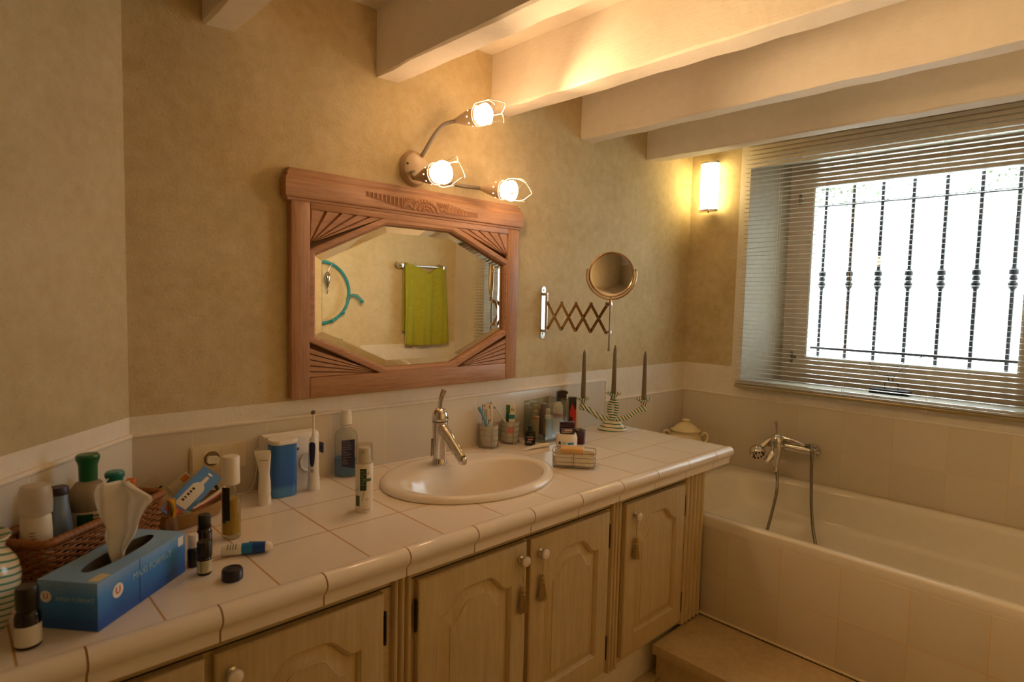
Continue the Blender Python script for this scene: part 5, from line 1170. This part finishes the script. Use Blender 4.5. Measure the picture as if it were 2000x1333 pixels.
# soap dish
dr = atan2(-.113, .0905)
sdh = thing('soap_dish_holder', 'chrome wire soap dish holder on the tiles right of the washbasin', 'holder', (1.994, -.4275, .0003), dr)
m = MB()
for z, k in ((.008, .985), (.022, .99), (.038, 1.0), (.054, 1.01)): m.tube([(x_, y_, z) for x_, y_ in rrect(.073*k, .0445*k, .018, 5)], .0013 if z > .05 else .0010, 6, closed=True)
for (sx, sy) in ((-.073, 0), (.073, 0), (0, -.0445), (0, .0445)): m.tube([(sx*.2, sy*.2, .0075), (sx*.985, sy*.985, .0075), (sx, sy, .012), (sx*1.01, sy*1.01, .054)], .0011, 5)
for (sx, sy) in ((-.068, -.038), (.068, -.038), (.068, .038), (-.068, .038)): m.tube([(sx, sy, .054), (sx*.985, sy*.985, .0)], .0011, 5)
obj('wire_frame', m, M_STEEL, sdh)
sd_ = thing('soap_dish', 'white frosted soap dish sitting in the chrome wire holder', 'soap dish', (1.994, -.4275, .0095), dr)
m = MB(); m.loops([[(x_, y_, z) for x_, y_ in rrect(a1, b1, .017, 5)] for a1, b1, z in ((.066, .038, 0), (.0695, .0415, .004), (.0705, .0425, .035), (.0685, .0405, .035), (.0670, .0390, .010), (.06, .033, .008))], cap0=True, cap1=True); obj('dish', m, plain('milk_glass', '#e9e0cc', .2, 0, .03), sd_)
so_ = thing('soap', 'worn orange bar of soap lying on the soap dish', 'soap', (1.990, -.4275, .0458), dr)
m = MB(); m.rbox(-.044, .036, -.027, .025, 0, .021, .005, 3); obj('bar', m, plain('orange_soap', '#e4b474', .4, 0, .04), so_)
# candelabra
def stripes(name, axis, freq, slant, thr=.05, ph=0):
    t = NT(name); v = t.coord(); sp = t.new('ShaderNodeSeparateXYZ'); t.link(v, sp.inputs[0])
    n = t.noise(v, 28, 2); a = t.math('MULTIPLY', sp.outputs[axis], freq); b2 = t.math('MULTIPLY', sp.outputs[2 if axis == 0 else 0], slant)
    f = t.math('SINE', t.math('ADD', t.math('ADD', a, b2), t.math('ADD', t.math('MULTIPLY', n, 2.2), ph)))
    c = t.ramp(f, [(.56+thr, col('#e9e0c8')), (.66+thr, col('#17735e'))]); c.node.color_ramp.elements[0].position = .56+thr
    f2 = t.math('MULTIPLY_ADD', f, .5, .5); t.link(f2, c.node.inputs[0]); t.set(c, .12); return t.mat
M_ST_Z = stripes('stripe_base', 2, 430, 12, .22); M_ST_C = stripes('stripe_column', 2, 560, 60, -.05); M_ST_X = stripes('stripe_arm', 0, 390, 300, .10); M_ST_P = stripes('stripe_cup', 0, 620, 0, .0)
ca = thing('candelabra', 'cream and green striped ceramic candelabra with three cups on the right end of the counter', 'candelabra', (2.582, -.148, .0003), atan2(-.6886, .7248))
m = cyl([(0, 0), (.065, 0), (.067, .003), (.061, .010), (.047, .026), (.041, .036), (.040, .043), (0, .045)], 40, T=Matrix.Diagonal((1, .7, 1, 1))); obj('foot', m, M_ST_Z, ca, smooth=60)
m = MB(); L = []
ring_pts = [(.0145*sin(a)*1.0, .096+.034*-cos(a)) for a in [2*pi*i/36 for i in range(36)]]
m.tube([(x_*1.15, 0, z_) for x_, z_ in ring_pts], .0105, 12, closed=True); m.lathe([(.012, .040), (.020, .050), (.016, .062), (.010, .066)], 20); m.lathe([(.010, .124), (.014, .132), (.015, .140)], 20); obj('pierced_column', m, M_ST_C, ca, smooth=60)
def cup(x_, z_):
    m = MB(); m.lathe([(0, .0), (.008, .0005), (.0125, .010), (.016, .017), (.027, .022), (.0355, .028), (.0345, .0295), (.025, .0255), (.0135, .0215), (.0128, .012), (0, .010)], 28, T=TR(x_, 0, z_)); return m
obj('cup', cup(0, .136), M_ST_P, ca, smooth=60)
for s in (-1, 1):
    m = MB(); m.tube(smooth([(s*.006, -.004*s, .046), (s*.035, 0, .048), (s*.07, 0, .062), (s*.105, 0, .086), (s*.128, 0, .098), (s*.140, 0, .100)], 6), [.013]*8+[.0115]*8+[.011]*8+[.012]*7, 14); m.lathe([(0, -.014), (.012, -.010), (.017, 0), (.0165, .010), (.011, .018), (0, .020)], 20, T=TR(s*.135, 0, .096)); obj('arm', m, M_ST_X, ca, smooth=70)
    obj('cup', cup(s*.135, .112), M_ST_P, ca, smooth=60)
M_CAND = plain('grey_brown_wax', '#76664e', .45, 0, .06)
cr = atan2(-.6886, .7248)
for lx, z0, nm in ((-.135, .1225, 'left'), (0, .1465, 'middle'), (.135, .1225, 'right')):
    x_, y_ = 2.582+lx*cos(cr), -.148+lx*sin(cr)
    c_ = thing('taper_candle', {'left': 'leftmost tall grey-brown taper candle in the striped candelabra', 'middle': 'highest grey-brown taper candle in the middle cup of the candelabra', 'right': 'rightmost tall grey-brown taper candle in the striped candelabra'}[nm], 'candle', (x_, y_, z0+.0006), 0, 'taper candles')
    obj('wax', cyl([(0, 0), (.0112, 0), (.0112, .004), (.0098, .10), (.0078, .195), (.0068, .214), (.0035, .228), (.0012, .232), (0, .232)], 20), M_CAND, c_); m = MB(); m.tube([(0, 0, .231), (.001, 0, .2375)], .0007, 5); obj('wick', m, pmat('wick', '#cdbfa0', .8), c_)
# lidded pot on the ledge
t = NT('cream_glaze'); n = t.noise(t.coord(), 14, 3); t.set(t.ramp(n, [(.35, col('#e0cc9c')), (.65, col('#eee0b8'))]), .1); M_POT = t.mat
pt = thing('lidded_pot', 'cream glazed ceramic pot with knobbed lid and ear handles behind the counter end', 'pot', (3.245, -.128, -.2698), face(3.245, -.128))
obj('pot_body', cyl([(0, 0), (.055, 0), (.060, .004), (.075, .05), (.086, .10), (.084, .135), (.072, .160), (.064, .168), (.066, .176), (0, .176)], 40), M_POT, pt, smooth=60)
ld = cyl([(.065, .1765), (.079, .177), (.080, .181), (.072, .186), (.060, .192), (.048, .205), (.030, .216), (.018, .220), (.0165, .222), (.021, .226), (.0215, .232), (.017, .236), (0, .237)], 40); obj('lid', ld, M_POT, pt, smooth=60)
for s in (-1, 1):
    m = MB(); m.tube(smooth([(0, s*.074, .150), (0, s*.092, .168), (0, s*.108, .160), (0, s*.110, .138), (0, s*.098, .118), (0, s*.083, .108)], 6), .0075, 10); obj('ear_handle', m, M_POT, pt, smooth=70)
lab('brown_mark', .0845, .121, .135, 16, pmat('brown_mark', '#9a5a2c'), pt, -16)

# ================================================================ light and camera
wd = bpy.data.worlds.new('World'); bpy.context.scene.world = wd; wd.use_nodes = True
nt = wd.node_tree; bg = nt.nodes['Background']
bg.inputs['Color'].default_value = (.82, .91, 1, 1); bg.inputs['Strength'].default_value = SKY
sc_ = bpy.context.scene
def spotlight(p, d, w):
    l = bpy.data.lights.new('bulb_light', 'SPOT'); l.energy = w; l.color = LCOL; l.spot_size = radians(106); l.spot_blend = 1; l.shadow_soft_size = .03
    o = bpy.data.objects.new('bulb_light', l); C.objects.link(o); p = Vector(p); d = Vector(d).normalized()
    o.location = p+d*.172+Vector((0, 0, ZC)); o.rotation_euler = d.to_track_quat('-Z', 'Y').to_euler()
spotlight((1.7317, -.070, 1.181), (.032, -.138, .004), SPOT*.45); spotlight((1.5445, -.112, .953), (.010, -.14, .002), SPOT); spotlight((1.8564, -.066, .9695), (.040, -.135, -.020), SPOT*.72)
cd_ = bpy.data.cameras.new('camera'); cam = bpy.data.objects.new('camera', cd_); C.objects.link(cam); sc_.camera = cam
cd_.sensor_width = 36; cd_.sensor_fit = 'HORIZONTAL'; cd_.lens = 1180.45/2000*36; cd_.clip_start = .01; cd_.dof.use_dof = True; cd_.dof.focus_distance = 2.35; cd_.dof.aperture_fstop = 4.5
yaw, pit, rol = radians(-43.6291), radians(-3.9389), radians(1.3863)
fw = Vector((cos(pit)*-sin(yaw), cos(pit)*cos(yaw), sin(pit))); rt = Vector((cos(yaw), sin(yaw), 0)); up = rt.cross(fw)
r2 = rt*cos(rol)+up*sin(rol); u2 = -rt*sin(rol)+up*cos(rol)
cam.matrix_world = Matrix(((r2.x, u2.x, -fw.x, .4117), (r2.y, u2.y, -fw.y, -1.7621), (r2.z, u2.z, -fw.z, .5697+ZC), (0, 0, 0, 1)))
vs = sc_.view_settings; sc_.display_settings.display_device = 'sRGB'; vs.view_transform = 'Standard'; vs.look = 'None'; vs.gamma = 1; vs.use_curve_mapping = False; vs.exposure = EXPO
sc_.cycles.max_bounces = 10; sc_.cycles.diffuse_bounces = 6; sc_.cycles.transparent_max_bounces = 16; sc_.cycles.sample_clamp_indirect = 6; sc_.cycles.caustics_reflective = False
